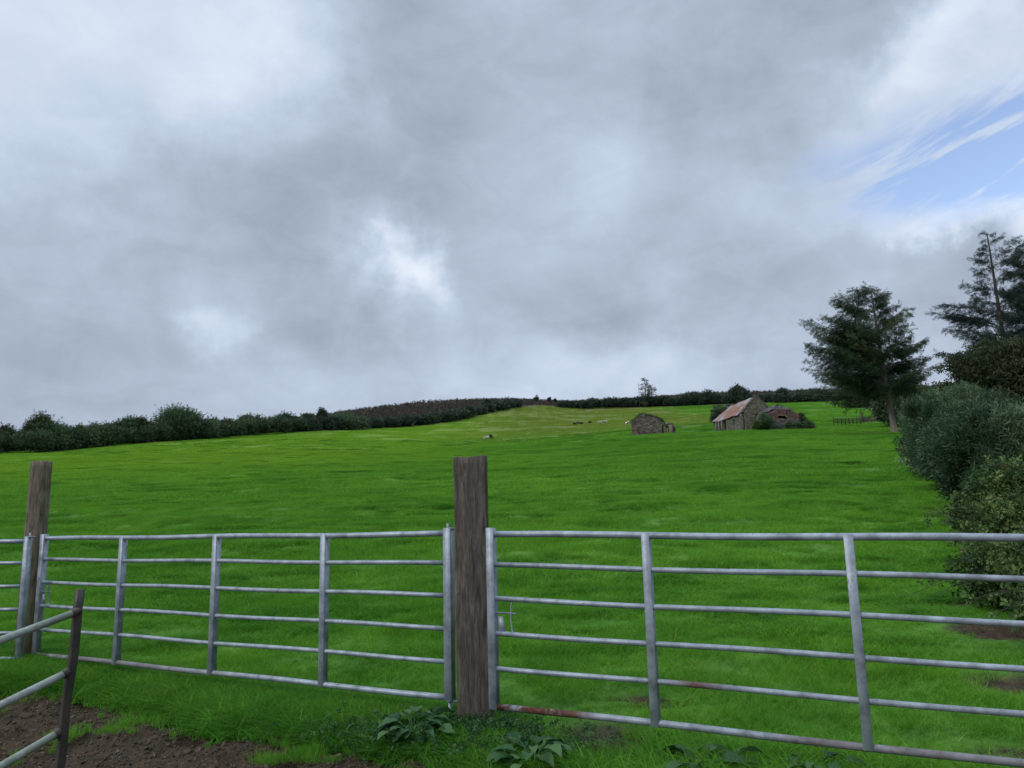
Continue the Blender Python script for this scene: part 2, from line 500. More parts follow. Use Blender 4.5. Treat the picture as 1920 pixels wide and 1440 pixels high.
def metal_mat(name, base, rust=0.1, rustcol=(0.125, 0.050, 0.030), metal=0.35, seed=0.0, green=False):
    m, w = new_mat(name)
    geo = w.new('ShaderNodeNewGeometry')
    p = w.vmath('ADD', geo.outputs['Position'], (seed, seed, 0))
    n = w.noise(p, 9, 6, 0.65).outputs['Fac']
    n2 = w.noise(p, 60, 3, 0.6).outputs['Fac']
    n3 = w.noise(p, 2.6, 5, 0.6).outputs['Fac']
    dk = tuple(x * 0.5 for x in base); lt = tuple(min(1, x * 1.4) for x in base)
    c = w.ramp(n, [(0.3, dk), (0.52, base), (0.72, lt)])
    c = w.mix(w.remap(n2, 0.5, 0.8, 0, 0.35), c, tuple(x * 0.5 for x in base))
    if green:
        c = w.mix(w.remap(n3, 0.45, 0.65, 0, 0.75), c, (0.13, 0.17, 0.10))
    rz = w.new('ShaderNodeAttribute', attribute_name='rnd').outputs['Fac']     # rnd above 0.5 = worn, rusty piece
    amt = w.math('MULTIPLY', w.remap(w.math('ADD', n, w.math('MULTIPLY', n3, 0.6)), 1.02 - rust, 1.12 - rust), 1.0)
    worn = w.math('MULTIPLY', w.remap(rz, 0.55, 1.0), w.remap(w.math('ADD', n3, w.math('MULTIPLY', n2, 0.15)), 0.42, 0.52))
    fa = w.math('MAXIMUM', amt, worn, clamp=True)
    rc = w.mix(w.remap(n2, 0.4, 0.65), rustcol, tuple(x * 0.45 for x in rustcol))
    c = w.mix(fa, c, rc)
    rr = w.mix(fa, (0.5, 0.5, 0.5), (0.92, 0.92, 0.92))
    mt = w.math('MULTIPLY', w.math('SUBTRACT', 1.0, fa), metal)
    pb = principled(w, c, rr, w.math('ADD', n2, n), 0.12, 0.006, spec=0.4)
    w.l.new(mt, pb.inputs['Metallic'])
    return m


def wood_mat(name, dark, mid, light, green=0.0, axis_z=0.12):
    m, w = new_mat(name)
    tc = w.new('ShaderNodeTexCoord')
    v = w.vmath('MULTIPLY', tc.outputs['Object'], (1, 1, axis_z))
    g = w.noise(v, 42, 7, 0.72, 0.6).outputs['Fac']
    b = w.noise(tc.outputs['Object'], 5.5, 5, 0.6).outputs['Fac']
    c = w.ramp(g, [(0.30, dark), (0.5, mid), (0.72, light)])
    c = w.mix(w.remap(b, 0.5, 0.75, 0, 0.5), c, tuple(x * 0.5 for x in mid))
    li = w.noise(tc.outputs['Object'], 13, 5, 0.7).outputs['Fac']
    c = w.mix(w.remap(li, 0.66, 0.74, 0, 0.7), c, (0.30, 0.29, 0.27))
    sep = w.new('ShaderNodeSeparateXYZ'); w.l.new(tc.outputs['Object'], sep.inputs[0])
    if green:
        c = w.mix(w.math('MULTIPLY', w.remap(sep.outputs[2], 0.1, 1.2, 1, 0), w.math('MULTIPLY', w.remap(b, 0.3, 0.6), green)), c, (0.11, 0.12, 0.045))
    # damp soil splash near the foot
    c = w.mix(w.remap(w.math('ADD', sep.outputs[2], w.math('MULTIPLY', b, -0.3)), -0.15, 0.12, 0.6, 0), c, (0.08, 0.05, 0.03))
    principled(w, c, 0.9, g, 0.7, 0.012, spec=0.15)
    return m


def stone_mat(name, cols, scale=2.4, moss=(0.06, 0.075, 0.03), mossamt=0.5):
    m, w = new_mat(name)
    geo = w.new('ShaderNodeNewGeometry')
    n0 = w.noise(geo.outputs['Position'], 2.0, 3, 0.6)
    v = w.vmath('ADD', geo.outputs['Position'], w.vmath('MULTIPLY', n0.outputs['Color'], (0.35, 0.35, 0.3)))
    v = w.vmath('MULTIPLY', v, (1, 1, 1.7))
    vo = w.new('ShaderNodeTexVoronoi', feature='F1'); w.l.new(v, vo.inputs['Vector']); vo.inputs['Scale'].default_value = scale
    ve = w.new('ShaderNodeTexVoronoi', feature='DISTANCE_TO_EDGE'); w.l.new(v, ve.inputs['Vector']); ve.inputs['Scale'].default_value = scale
    sp = w.new('ShaderNodeSeparateColor'); w.l.new(vo.outputs['Color'], sp.inputs[0])
    c = w.ramp(sp.outputs[0], [(0.0, cols[0]), (0.5, cols[1]), (1.0, cols[2])])
    c = w.mix(w.remap(ve.outputs['Distance'], 0.0, 0.07, 0.65, 0), c, tuple(x * 0.55 for x in cols[0]))
    n = w.noise(geo.outputs['Position'], 0.55, 5, 0.65).outputs['Fac']
    c = w.mix(w.remap(n, 0.45, 0.7, 0, mossamt), c, moss)
    n2 = w.noise(geo.outputs['Position'], 1.3, 5, 0.7).outputs['Fac']
    c = w.mix(w.remap(n2, 0.55, 0.7, 0, 0.45), c, (0.32, 0.31, 0.28))
    principled(w, c, 0.95, w.math('MULTIPLY', w.remap(ve.outputs['Distance'], 0, 0.12), 1.0), 0.8, 0.08, spec=0.1)
    return m


MAT = {}
MAT['ground'] = make_ground_mat()
MAT['grass'] = make_grass_mat()
MAT['shaded_rank_grass'] = make_grass_mat('shaded_rank_grass', 0.50)  # darker green of rank grass; shade on tussock sides is painted in too
MAT['steel'] = metal_mat('galvanised_steel', (0.29, 0.33, 0.37), 0.02, metal=0.25)
MAT['old_steel'] = metal_mat('weathered_tube', (0.30, 0.33, 0.29), 0.08, metal=0.1, seed=4, green=True)
MAT['rust'] = metal_mat('rusty_bar', (0.060, 0.052, 0.042), 0.10, rustcol=(0.10, 0.045, 0.030), metal=0.0, seed=9)
MAT['sleeper'] = wood_mat('sleeper_wood', (0.036, 0.030, 0.024), (0.108, 0.092, 0.076), (0.21, 0.188, 0.16))
MAT['post_wood'] = wood_mat('old_post_wood', (0.045, 0.036, 0.024), (0.17, 0.14, 0.10), (0.33, 0.285, 0.22), green=0.9)
MAT['rail_wood'] = wood_mat('rail_wood', (0.03, 0.025, 0.02), (0.075, 0.06, 0.045), (0.14, 0.12, 0.09))


# ------------------------------------------------------------------ ground sheet
def axis(fine_a, fine_b, step, far_a, far_b, k):
    mid = np.arange(fine_a, fine_b + 1e-6, step)
    up = [fine_b]; st = step
    while up[-1] < far_b: st *= k; up.append(up[-1] + st)
    dn = [fine_a]; st = step
    while dn[-1] > far_a: st *= k; dn.append(dn[-1] - st)
    return np.concatenate([np.array(dn[:0:-1]), mid, np.array(up[1:])])


def heath(X, Y):
    yb = YB(X, Y)
    return np.clip((Y - yb + 1.5) / 3.0, 0, 1)


def build_ground():
    xs = axis(-5.2, 4.6, 0.03, -3500, 3500, 1.05)
    ys = axis(3.4, 7.6, 0.03, -300, 4500, 1.034)
    X, Y = np.meshgrid(xs, ys)
    Z = ground_z(X, Y)
    md = mud(X, Y) * (Y < 140)
    lump = fbm(X * 5, Y * 5, 5) * 0.060 + np.abs(fbm(X * 11 + 9, Y * 11, 3)) * 0.045
    inner = np.clip((Y - 2.8), 0, 1) * np.clip((10 - Y), 0, 1) * np.clip(6 - np.abs(X), 0, 1)
    Z = Z + md * inner * (lump - 0.03)
    # bank lip by the post where the verge drops to the yard
    ny, nx = X.shape
    V = np.stack([X, Y, Z], -1).reshape(-1, 3)
    i = np.arange(ny - 1)[:, None] * nx; j = np.arange(nx - 1)[None]
    fs = np.stack([i + j, i + j + 1, i + nx + j + 1, i + nx + j], -1).reshape(-1, 4)
    mb = MB(); mb.add(V, fs)
    o = mb.build('ground', MAT['ground'], smooth=True)
    a = o.data.attributes.new('mud', 'FLOAT', 'POINT'); a.data.foreach_set('value', md.ravel().astype(np.float32))
    h = heath(X, Y) * (Y > 60)
    a = o.data.attributes.new('heath', 'FLOAT', 'POINT'); a.data.foreach_set('value', h.ravel().astype(np.float32))
    tag(o, kind='structure')
    return o


build_ground()


# ------------------------------------------------------------------ grass
def grass_patch(name, R, n, h, wdt, lean=0.5, segs=3, mat='grass'):
    """disc of blades, one mesh used for instancing"""
    r = R * np.sqrt(rng.random(n)); th = rng.random(n) * 2 * PI
    # clumped
    cx = rng.normal(0, R * 0.5, (n // 14 + 1, 2))
    sel = rng.integers(0, len(cx), n)
    mixm = rng.random(n) < 0.55
    bx = np.where(mixm, cx[sel, 0] + rng.normal(0, R * 0.09, n), r * np.cos(th))
    by = np.where(mixm, cx[sel, 1] + rng.normal(0, R * 0.09, n), r * np.sin(th))
    H = h * rng.uniform(0.45, 1.15, n)
    wd = wdt * rng.uniform(0.6, 1.3, n)
    az = rng.random(n) * 2 * PI
    ln = H * lean * rng.uniform(0.2, 1.6, n)
    fa = rng.random(n) * 2 * PI
    V = np.zeros((n, 2 * segs + 1, 3))
    for k in range(segs + 1):
        t = k / segs
        px = bx + np.cos(az) * ln * t * t; py = by + np.sin(az) * ln * t * t
        pz = H * (t - 0.25 * (lean) * t * t) - 0.02
        ww = wd * (1 - t) ** 0.7 * 0.5
        if k < segs:
            V[:, 2 * k] = np.stack([px - np.cos(fa) * ww, py - np.sin(fa) * ww, pz], 1)
            V[:, 2 * k + 1] = np.stack([px + np.cos(fa) * ww, py + np.sin(fa) * ww, pz], 1)
        else:
            V[:, 2 * k] = np.stack([px, py, pz], 1)
    m = 2 * segs + 1
    base = (np.arange(n) * m)[:, None]
    fs = []
    for k in range(segs - 1):
        fs.append(base + np.array([[2 * k, 2 * k + 1, 2 * k + 3, 2 * k + 2]]))
    tip = base + np.array([[2 * segs - 2, 2 * segs - 1, 2 * segs]])
    rnd = np.repeat(rng.random(n), m)
    mb = MB(); mb.add(V.reshape(-1, 3), np.concatenate(fs), rnd)
    mb.f.append(tip)
    o = mb.build(name, MAT[mat])
    S.collection.objects.unlink(o)
    return o


def scatter(name, pts, rot, scl, var, templates):
    """points mesh + geometry nodes instancing of the templates"""
    me = bpy.data.meshes.new(name)
    me.vertices.add(len(pts)); me.vertices.foreach_set('co', np.asarray(pts, np.float32).ravel())
    a = me.attributes.new('rot', 'FLOAT_VECTOR', 'POINT'); a.data.foreach_set('vector', np.asarray(rot, np.float32).ravel())
    a = me.attributes.new('scl', 'FLOAT_VECTOR', 'POINT'); a.data.foreach_set('vector', np.asarray(scl, np.float32).ravel())
    a = me.attributes.new('var', 'INT', 'POINT'); a.data.foreach_set('value', np.asarray(var, np.int32))
    o = bpy.data.objects.new(name, me); S.collection.objects.link(o)
    ng = bpy.data.node_groups.new(name, 'GeometryNodeTree')
    ng.interface.new_socket('Geometry', in_out='INPUT', socket_type='NodeSocketGeometry')
    ng.interface.new_socket('Geometry', in_out='OUTPUT', socket_type='NodeSocketGeometry')
    N = ng.nodes; L = ng.links
    gi = N.new('NodeGroupInput'); go = N.new('NodeGroupOutput'); jn = N.new('GeometryNodeJoinGeometry')
    ar = N.new('GeometryNodeInputNamedAttribute'); ar.data_type = 'FLOAT_VECTOR'; ar.inputs['Name'].default_value = 'rot'
    asn = N.new('GeometryNodeInputNamedAttribute'); asn.data_type = 'FLOAT_VECTOR'; asn.inputs['Name'].default_value = 'scl'
    av = N.new('GeometryNodeInputNamedAttribute'); av.data_type = 'INT'; av.inputs['Name'].default_value = 'var'
    for k, tm in enumerate(templates):
        cmpn = N.new('FunctionNodeCompare'); cmpn.data_type = 'INT'; cmpn.operation = 'EQUAL'
        L.new(av.outputs[0], cmpn.inputs['A'] if cmpn.inputs['A'].type == 'INT' else cmpn.inputs[2])
        cmpn.inputs[3].default_value = k
        oi = N.new('GeometryNodeObjectInfo'); oi.inputs['Object'].default_value = tm; oi.inputs['As Instance'].default_value = True
        ip = N.new('GeometryNodeInstanceOnPoints')
        L.new(gi.outputs[0], ip.inputs['Points']); L.new(cmpn.outputs[0], ip.inputs['Selection']); L.new(oi.outputs['Geometry'], ip.inputs['Instance'])
        L.new(ar.outputs[0], ip.inputs['Rotation']); L.new(asn.outputs[0], ip.inputs['Scale'])
        L.new(ip.outputs[0], jn.inputs[0])
    L.new(jn.outputs[0], go.inputs[0])
    md = o.modifiers.new('scatter', 'NODES'); md.node_group = ng
    me.materials.append(MAT['grass'])
    return o


def slope_rot(X, Y):
    e = 0.5
    zx = (ground_base(X + e, Y) - ground_base(X - e, Y)) / (2 * e)
    zy = (ground_base(X, Y + e) - ground_base(X, Y - e)) / (2 * e)
    return np.arctan(zy), -np.arctan(zx)


def build_grass():
    T = []
    for i in range(3): T.append(grass_patch('grass_tuft_near', 0.22, 400, 0.085, 0.0045, 0.8))
    for i in range(3): T.append(grass_patch('grass_tuft_mid', 0.36, 380, 0.10, 0.009, 0.8, 2))
    for i in range(3): T.append(grass_patch('grass_tuft_far', 0.85, 420, 0.13, 0.024, 0.8, 2))
    for i in range(2): T.append(grass_patch('grass_tuft_tall', 0.20, 160, 0.24, 0.0065, 0.75))
    for i in range(2): T.append(grass_patch('grass_tuft_distant', 4.0, 1300, 0.16, 0.075, 0.8, 2))
    for i in range(3): T.append(grass_patch('grass_tussock', 0.24, 330, 0.19, 0.010, 0.9, 2, 'shaded_rank_grass'))
    P = []; Rr = []; Sc = []; Va = []

    def put(X, Y, sc, va):
        Z = ground_z(X, Y)
        rx, ry = slope_rot(X, Y)
        # rotation kept to yaw about the slope normal is small, so tilt only
        P.append(np.stack([X, Y, Z], 1)); Va.append(va)
        Rr.append(np.stack([rx, ry, np.zeros_like(rx)], 1)); Sc.append(sc)

    def zone(y0, y1, dens, v0, marg, hs, maskmud=True):
        n = int(dens * (y1 - y0) * (0.75 * (y0 + y1) + 2 * marg))
        Y = np.sqrt(rng.uniform(y0 ** 2, y1 ** 2, n)); X = rng.uniform(-1, 1, n) * (0.72 * Y + marg)
        # the right-hand hedge line bounds the field
        keep = np.ones(n, bool)
        if maskmud: keep &= (mud(X, Y) < 0.4) & (mud(X + .14, Y) < .6) & (mud(X - .14, Y) < .6) & (mud(X, Y - .14) < .6) & (mud(X, Y + .14) < .6)
        keep &= Y < YB(X, Y) + 1
        keep &= ~((X < -0.35) & (Y < 5.30 + (-0.35 - X) * 0.53) & (rng.random(n) < 0.85))
        X = X[keep]; Y = Y[keep]; n = len(X)
        cl = 1.0 + 0.75 * fbm(X * 0.9, Y * 1.1, 3) + 0.35 * fbm(X * 0.22 + 7, Y * 0.3, 3)
        s = np.stack([np.where(rng.random(n) < .5, 1, -1) * rng.uniform(.85, 1.15, n), np.where(rng.random(n) < .5, 1, -1) * rng.uniform(.85, 1.15, n), cl * hs * rng.uniform(0.7, 1.25, n)], 1)
        put(X, Y, s, v0 + rng.integers(0, 3, n))

    zone(3.2, 10, 30, 0, 1.2, 1.0)
    zone(9.5, 26, 13, 3, 2.0, 1.0)
    zone(25, 100, 2.6, 6, 3.0, 1.0)
    nb_ = len(P); zone(96, 268, 0.075, 0, 4.0, 1.0); Va[nb_] = rng.integers(11, 13, len(Va[nb_]))
    # scattered tussocks further out
    for y0, y1, n, q0, q1 in ((6, 22, 900, .6, 1.3), (20, 60, 4200, .9, 2.0), (55, 150, 7000, 1.3, 3.4)):
        Y = np.sqrt(rng.uniform(y0 ** 2, y1 ** 2, n)); X = rng.uniform(-1, 1, n) * (0.72 * Y + 1)
        k = (fbm(X * 0.35 + 51, Y * 0.4, 3) > 0.0) & (mud(X, Y) < 0.2); X = X[k]; Y = Y[k]; n = len(X)
        q = rng.uniform(q0, q1, n)
        put(X, Y, np.stack([q * 1.7, q * .8, rng.uniform(.35, .95, n) * (0.7 + Y / 130)], 1), rng.integers(13, 16, n))
    # tufts of longer grass in the pasture
    n = 1500
    Y = np.sqrt(rng.uniform(4.5 ** 2, 22 ** 2, n)); X = rng.uniform(-1, 1, n) * (0.72 * Y + 1)
    k = (fbm(X * 0.8 + 31, Y * 1.1, 3) > 0.32) & (mud(X, Y) < 0.2)
    X = X[k]; Y = Y[k]; n = len(X)
    put(X, Y, np.stack([np.ones(n), np.ones(n), rng.uniform(.45, .75, n)], 1), rng.integers(9, 11, n))
    # rank verge under and in front of the gates
    ax, ay, bx, by = -7.0, 8.9, -0.35, 5.35
    n = 2300; t = rng.random(n); off = rng.normal(-0.52, 0.34, n)
    X = ax + (bx - ax) * t - 0.47 * off; Y = ay + (by - ay) * t + 0.88 * off
    k = (mud(X, Y) < 0.6) & (X < 0.1); X = X[k]; Y = Y[k]; n = len(X)
    put(X, Y, np.stack([np.ones(n), np.ones(n), rng.uniform(.2, .75, n)], 1), np.where(rng.random(n) < .88, rng.integers(13, 16, n), rng.integers(9, 11, n)))
    n = 260; X = rng.uniform(-0.5, 4.0, n); Y = rng.uniform(4.0, 5.0, n) - 0.2 * X
    k = (mud(X, Y) < 0.1) & (mud(X + .2, Y) < .3) & (mud(X - .2, Y) < .3) & (mud(X, Y + .15) < .3); X = X[k]; Y = Y[k]; n = len(X)
    put(X, Y, np.stack([np.ones(n), np.ones(n), rng.uniform(.3, .75, n)], 1), rng.integers(9, 11, n))
    # thin weedy grass in the mud
    n = 2600; X = rng.uniform(-5, 1, n); Y = rng.uniform(3.6, 6.8, n)
    k = (mud(X, Y) > 0.5) & (fbm(X * 2.2 + 3, Y * 2.6 + 8, 3) + rng.normal(0, .16, n) > 0.30); X = X[k]; Y = Y[k]; n = len(X)
    q = rng.uniform(.12, .4, n)
    put(X, Y, np.stack([q, q, rng.uniform(.15, .36, n)], 1), rng.integers(9, 11, n))
    # foot of the hedge on the right
    o = scatter('grass', np.concatenate(P), np.concatenate(Rr), np.concatenate(Sc), np.concatenate(Va), T)
    tag(o, 'short bright green pasture grass with longer tufts along the gates', 'grass', kind='stuff')


build_grass()


# ------------------------------------------------------------------ gates and posts
def V3(x, y, z): return np.array([x, y, z], float)


def field_gate(loc_a, loc_b, zt, zb, ups, label, end_w=0.05, first_rust=0.5, worn=(), latch=None, hinge=None, bars=(0, .185, .385, .585, .785, 1.0), droop=0.0, buried=()):
    a = np.array(loc_a, float); b = np.array(loc_b, float)
    d = (b - a); L = np.linalg.norm(d); d = d / L
    rz = math.atan2(d[1], d[0]); nrm = np.array([d[1], -d[0]])       # towards the camera side
    root = empty('field_gate', (a[0], a[1], zb), label, 'gate', 'galvanised steel field gates in a row')

    def P(s, z, off=0.0): return V3(a[0] + d[0] * s + nrm[0] * off, a[1] + d[1] * s + nrm[1] * off, z - droop * s)
    H = zt - zb
    for k, fz in enumerate(bars):
        z = zt - H * fz
        mb = MB()
        r = 0.0205 if k in (0, len(bars) - 1) else 0.0165
        s_ = np.linspace(0.02, L - 0.02, 24)
        wob = [P(q, z + 0.004 * math.sin(q * 3 + k), 0) for q in s_]
        rr = 0.5
        if k in worn: rr = np.repeat(np.interp(s_, *worn[k]), 12)
        if np.isscalar(rr): mb.tube(wob, r, 12)
        else: mb.tube(wob, r, 12, r=rr)
        mb.build('rail', MAT['steel'], root, smooth=True)
    for s in ups:
        mb = MB()
        e = s in (ups[0], ups[-1])
        wdt = end_w if e else 0.05
        c = P(s, (zt + zb) / 2 + (0.0 if not e else 0.012))
        mb.box(c + np.array([nrm[0], nrm[1], 0]) * 0.018, wdt, 0.008, H + (0.03 if not e else 0.06), rz, bev=0.002, r=0.5)
        # turned edge gives the channel its depth
        mb.box(P(s + wdt / 2 - 0.004, (zt + zb) / 2 + (0.0 if not e else 0.012)) - np.array([nrm[0], nrm[1], 0]) * 0.008, 0.007, 0.046, H + (0.03 if not e else 0.06), rz, r=0.5)
        mb.box(P(s - wdt / 2 + 0.004, (zt + zb) / 2 + (0.0 if not e else 0.012)) - np.array([nrm[0], nrm[1], 0]) * 0.008, 0.007, 0.046, H + (0.03 if not e else 0.06), rz, r=0.5)
        mb.build('end_stile' if e else 'upright', MAT['steel'], root)
    if latch:
        s0, sgn = latch
        z3 = zt - H * bars[2]; z4 = zt - H * bars[3]; zm = z4 + (z3 - z4) * 0.6
        lo = MB()
        lo.tube([P(s0 - sgn * 0.05, zm, 0.0), P(s0 + sgn * 0.15, zm, 0.0)], 0.0065, 8)
        lt = lo.build('latch_bolt', MAT['steel'], root, smooth=True)
        g = MB()
        q = [P(s0 + sgn * (0.125 - 0.012 * math.sin(t * PI)), z4 + (z3 - z4) * t) for t in np.linspace(0, 1, 8)]
        g.tube(q, 0.006, 8); g.build('latch_guide', MAT['steel'], root, smooth=True)
        g = MB()
        p0, p1, p2 = P(s0 + sgn * 0.025, z4 + 0.01), P(s0 + sgn * 0.075, z4 + 0.01), P(s0 + sgn * 0.025, z4 + (z3 - z4) * 0.5)
        p3 = P(s0 + sgn * 0.055, z4 + (z3 - z4) * 0.5)
        o_ = np.array([nrm[0], nrm[1], 0]) * 0.003
        g.add([p0 + o_, p1 + o_, p3 + o_, p2 + o_, p0 - o_, p1 - o_, p3 - o_, p2 - o_], [(0, 1, 2, 3), (7, 6, 5, 4), (0, 4, 5, 1), (1, 5, 6, 2), (2, 6, 7, 3), (3, 7, 4, 0)])
        g.build('gusset_plate', MAT['steel'], root)
    if hinge is not None:
        for z in (zt + 0.035, zb - 0.02):
            g = MB()
            g.tube([P(hinge, z - 0.05), P(hinge, z + 0.04)], 0.010, 8)
            g.tube([P(hinge, z), P(hinge + 0.06, z)], 0.009, 8)
            th = np.linspace(0, 2 * PI, 13)
            g.tube([P(hinge + 0.016 * math.cos(t), z + 0.012 * 0, 0.016 * math.sin(t)) for t in th], 0.006, 6)
            g.build('hinge_pin', MAT['steel'], root, smooth=True)
    return root


gA = (-4.60, 7.63); gB = (-0.47, 5.44)
dA = np.array(gB) - np.array(gA); LA = np.linalg.norm(dA)
field_gate(gA, gB, 1.375, 0.295, [0.0, 1.19, 2.39, 3.56, LA - 0.0],
           'middle galvanised six-rail gate hung between the round post and the square sleeper post', end_w=0.06,
           latch=(0.02, 1), hinge=LA + 0.0, worn={5: ([0, 2, 3.0, 4.6], [.85, .75, .6, .5])})
rA = np.array([-0.165, 5.20]); rdir = np.array([1.985, -0.905]); rdir /= np.linalg.norm(rdir)
LR = 4.2
field_gate(rA, rA + rdir * LR, 1.372, 0.292, [0.0, 1.05, 2.18, 3.2, LR],
           'nearest galvanised gate right of the sleeper post, its bottom rail rusty brown', end_w=0.055,
           latch=(0.02, 1), droop=0.018, worn={5: ([0, .55, .62, 1.4, 2.0, 4.2], [1.0, 1.0, .62, .6, .8, .7]), 4: ([0, 1.1, 1.25, 1.6, 4.2], [.5, .6, .95, .6, .7])})
lA = at(46, 1100, 7.45)[:2]
field_gate(lA + np.array([-3.4, 0.55]), lA, 1.36, 0.28, [0.0, 1.1, 2.3, 3.44],
           'galvanised gate cut off by the left picture edge, left of the round post', end_w=0.05, hinge=3.46)


def rough_post(name, label, cx, cy, z0, z1, w0, d0, w1, d1, rz, mat, lean, seed, cut=0.02, rnd=0.35, gnaw=()):
    """squared or rounded timber as one closed, slightly irregular mesh"""
    rg = np.random.default_rng(seed)
    n = 40; m = 32
    V = np.zeros((n, m, 3))
    for k in range(n):
        t = k / (n - 1)
        wx = (w0 * (1 - t) + w1 * t) / 2; wy = (d0 * (1 - t) + d1 * t) / 2
        for j in range(m):
            a = 2 * PI * j / m
            e = rnd                                     # superellipse exponent
            ca, sa = math.cos(a), math.sin(a)
            x = math.copysign(abs(ca) ** e, ca) * wx; y = math.copysign(abs(sa) ** e, sa) * wy
            V[k, j] = (x, y, z0 + (z1 - z0) * t)
        V[k, :, 0] += lean[0] * t; V[k, :, 1] += lean[1] * t
    J, K = np.meshgrid(np.arange(m), np.arange(n))
    Ja = np.minimum(J, m - J)
    nz = fbm(Ja * 0.9 + seed, K * 0.12, 3) * 0.006 + fbm(Ja * 0.3 + seed, K * 0.07 + 4, 2) * 0.008
    sc = 1 + nz / (w0 / 2)
    ctr = V.mean(1, keepdims=True)
    V[..., :2] = ctr[..., :2] + (V[..., :2] - ctr[..., :2]) * sc[..., None]
    # checks (drying cracks)
    for (ja, k0, k1, dep) in gnaw:
        for k in range(k0, k1):
            V[k, ja % m, :2] = ctr[k, 0, :2] + (V[k, ja % m, :2] - ctr[k, 0, :2]) * (1 - dep)
    V[-1, :, 2] += cut * (V[-1, :, 0]) / (w0 / 2) + rg.normal(0, 0.004, m)
    top = V[-1].copy(); 
    c1 = top.mean(0)
    inner = c1 + (top - c1) * 0.5; inner[:, 2] += rg.normal(0.002, 0.004, m)
    allv = np.concatenate([V.reshape(-1, 3), inner, [c1]])
    ca, sa = math.cos(rz), math.sin(rz)
    allv = np.stack([allv[:, 0] * ca - allv[:, 1] * sa, allv[:, 0] * sa + allv[:, 1] * ca, allv[:, 2]], 1)
    fs = [(k * m + j, k * m + (j + 1) % m, (k + 1) * m + (j + 1) % m, (k + 1) * m + j) for k in range(n - 1) for j in range(m)]
    o0 = (n - 1) * m; o1 = n * m
    fs += [(o0 + j, o0 + (j + 1) % m, o1 + (j + 1) % m, o1 + j) for j in range(m)]
    fs += [(o1 + j, o1 + (j + 1) % m, o1 + m, o1 + j) for j in range(m)]
    mb = MB(); mb.add(allv + np.array([cx, cy, 0]), np.array(fs))
    o = mb.build(name, mat, origin=(cx, cy, z0 + 0.25))
    tag(o, label, 'post')
    return o


pc = at(886, 1100, 5.33)
rough_post('gate_post', 'thick dark square sleeper post between the two middle gates', pc[0] + 0.01, 5.36, -0.15, 1.895, 0.232, 0.14, 0.228, 0.135, math.radians(-2), MAT['sleeper'], (-0.013, 0.0), 3, 0.004, 0.22,
           gnaw=[(22, 18, 40, 0.10), (25, 26, 40, 0.07), (20, 0, 14, .05)])
pl = at(62, 1100, 7.62)
rough_post('gate_post', 'leaning round greenish wooden post at the left gates', pl[0] - 0.065, 7.70, 0.05, 2.13, 0.185, 0.175, 0.18, 0.165, 0.1, MAT['post_wood'], (0.0, 0.0), 8, 0.004, 0.62,
           gnaw=[(24, 12, 40, 0.10), (19, 20, 40, 0.06)])


# foreground hurdle on the left
def hurdle():
    J = [at(144, 1147, 3.60), at(126, 1261, 3.60), at(109, 1374, 3.60)]
    K = [at(0, 1201, 3.28), at(0, 1323, 3.28), at(0, 1438, 3.28)]
    base = at(98, 1500, 3.60); top = at(147, 1105, 3.60)
    root = empty('sheep_hurdle', (base[0], base[1], 0.0), 'old rusty tubular hurdle with weathered rails in the muddy left foreground', 'hurdle')
    dirp = (top - base) / np.linalg.norm(top - base)
    foot = base - dirp * ((base[2] + 0.05) / dirp[2])
    mb = MB()
    # angle iron post
    ax = np.array([0.96, -0.28, 0]) * 0.0130; ay = np.array([0.28, 0.96, 0]) * 0.004
    n = 14
    sec = [(-1, -1, 0), (1, -1, 0), (1, 8, 0), (.76, 8, 0), (.76, 1, 0), (-1, 1, 0)]
    V = []
    for k in range(n + 1):
        c0 = foot + (top - foot) * k / n + np.array([0.004 * math.sin(k * 1.3), 0, 0]); wk = 1.0 - 0.2 * k / n
        for (p_, q_, _) in sec: V.append(c0 + ax * wk * p_ + ay * q_)
    m_ = len(sec)
    mb.add(V, [(k * m_ + j, k * m_ + (j + 1) % m_, (k + 1) * m_ + (j + 1) % m_, (k + 1) * m_ + j) for k in range(n) for j in range(m_)])
    e_ = n * m_
    mb.f.append(np.array([(e_, e_ + 1, e_ + 4, e_ + 5), (e_ + 1, e_ + 2, e_ + 3, e_ + 4)]))
    mb.build('post', MAT['rust'], root)
    far = []
    for j, k in zip(J, K):
        dd = k - j; e = j + dd * 4.6
        far.append(e)
        m2 = MB(); m2.tube([j + (e - j) * t for t in np.linspace(-0.004, 1, 20)], 0.0165, 12)
        m2.build('rail', MAT['old_steel'], root, smooth=True)
        m3 = MB(); m3.tube([j - dd / np.linalg.norm(dd) * 0.012, j + dd / np.linalg.norm(dd) * 0.03], 0.0195, 10)
        m3.build('weld_collar', MAT['rust'], root, smooth=True)
    m4 = MB(); t0 = far[0] + np.array([0, 0, 0.08]); b0 = far[2] - np.array([0, 0, .9]); b0[2] = -0.05
    m4.tube([b0, t0], 0.018, 8); m4.build('post', MAT['rust'], root)


hurdle()


# ------------------------------------------------------------------ foliage tools
def rand_dirs(n, rg=rng):
    d = rg.normal(size=(n, 3)); return d / np.linalg.norm(d, axis=1)[:, None]


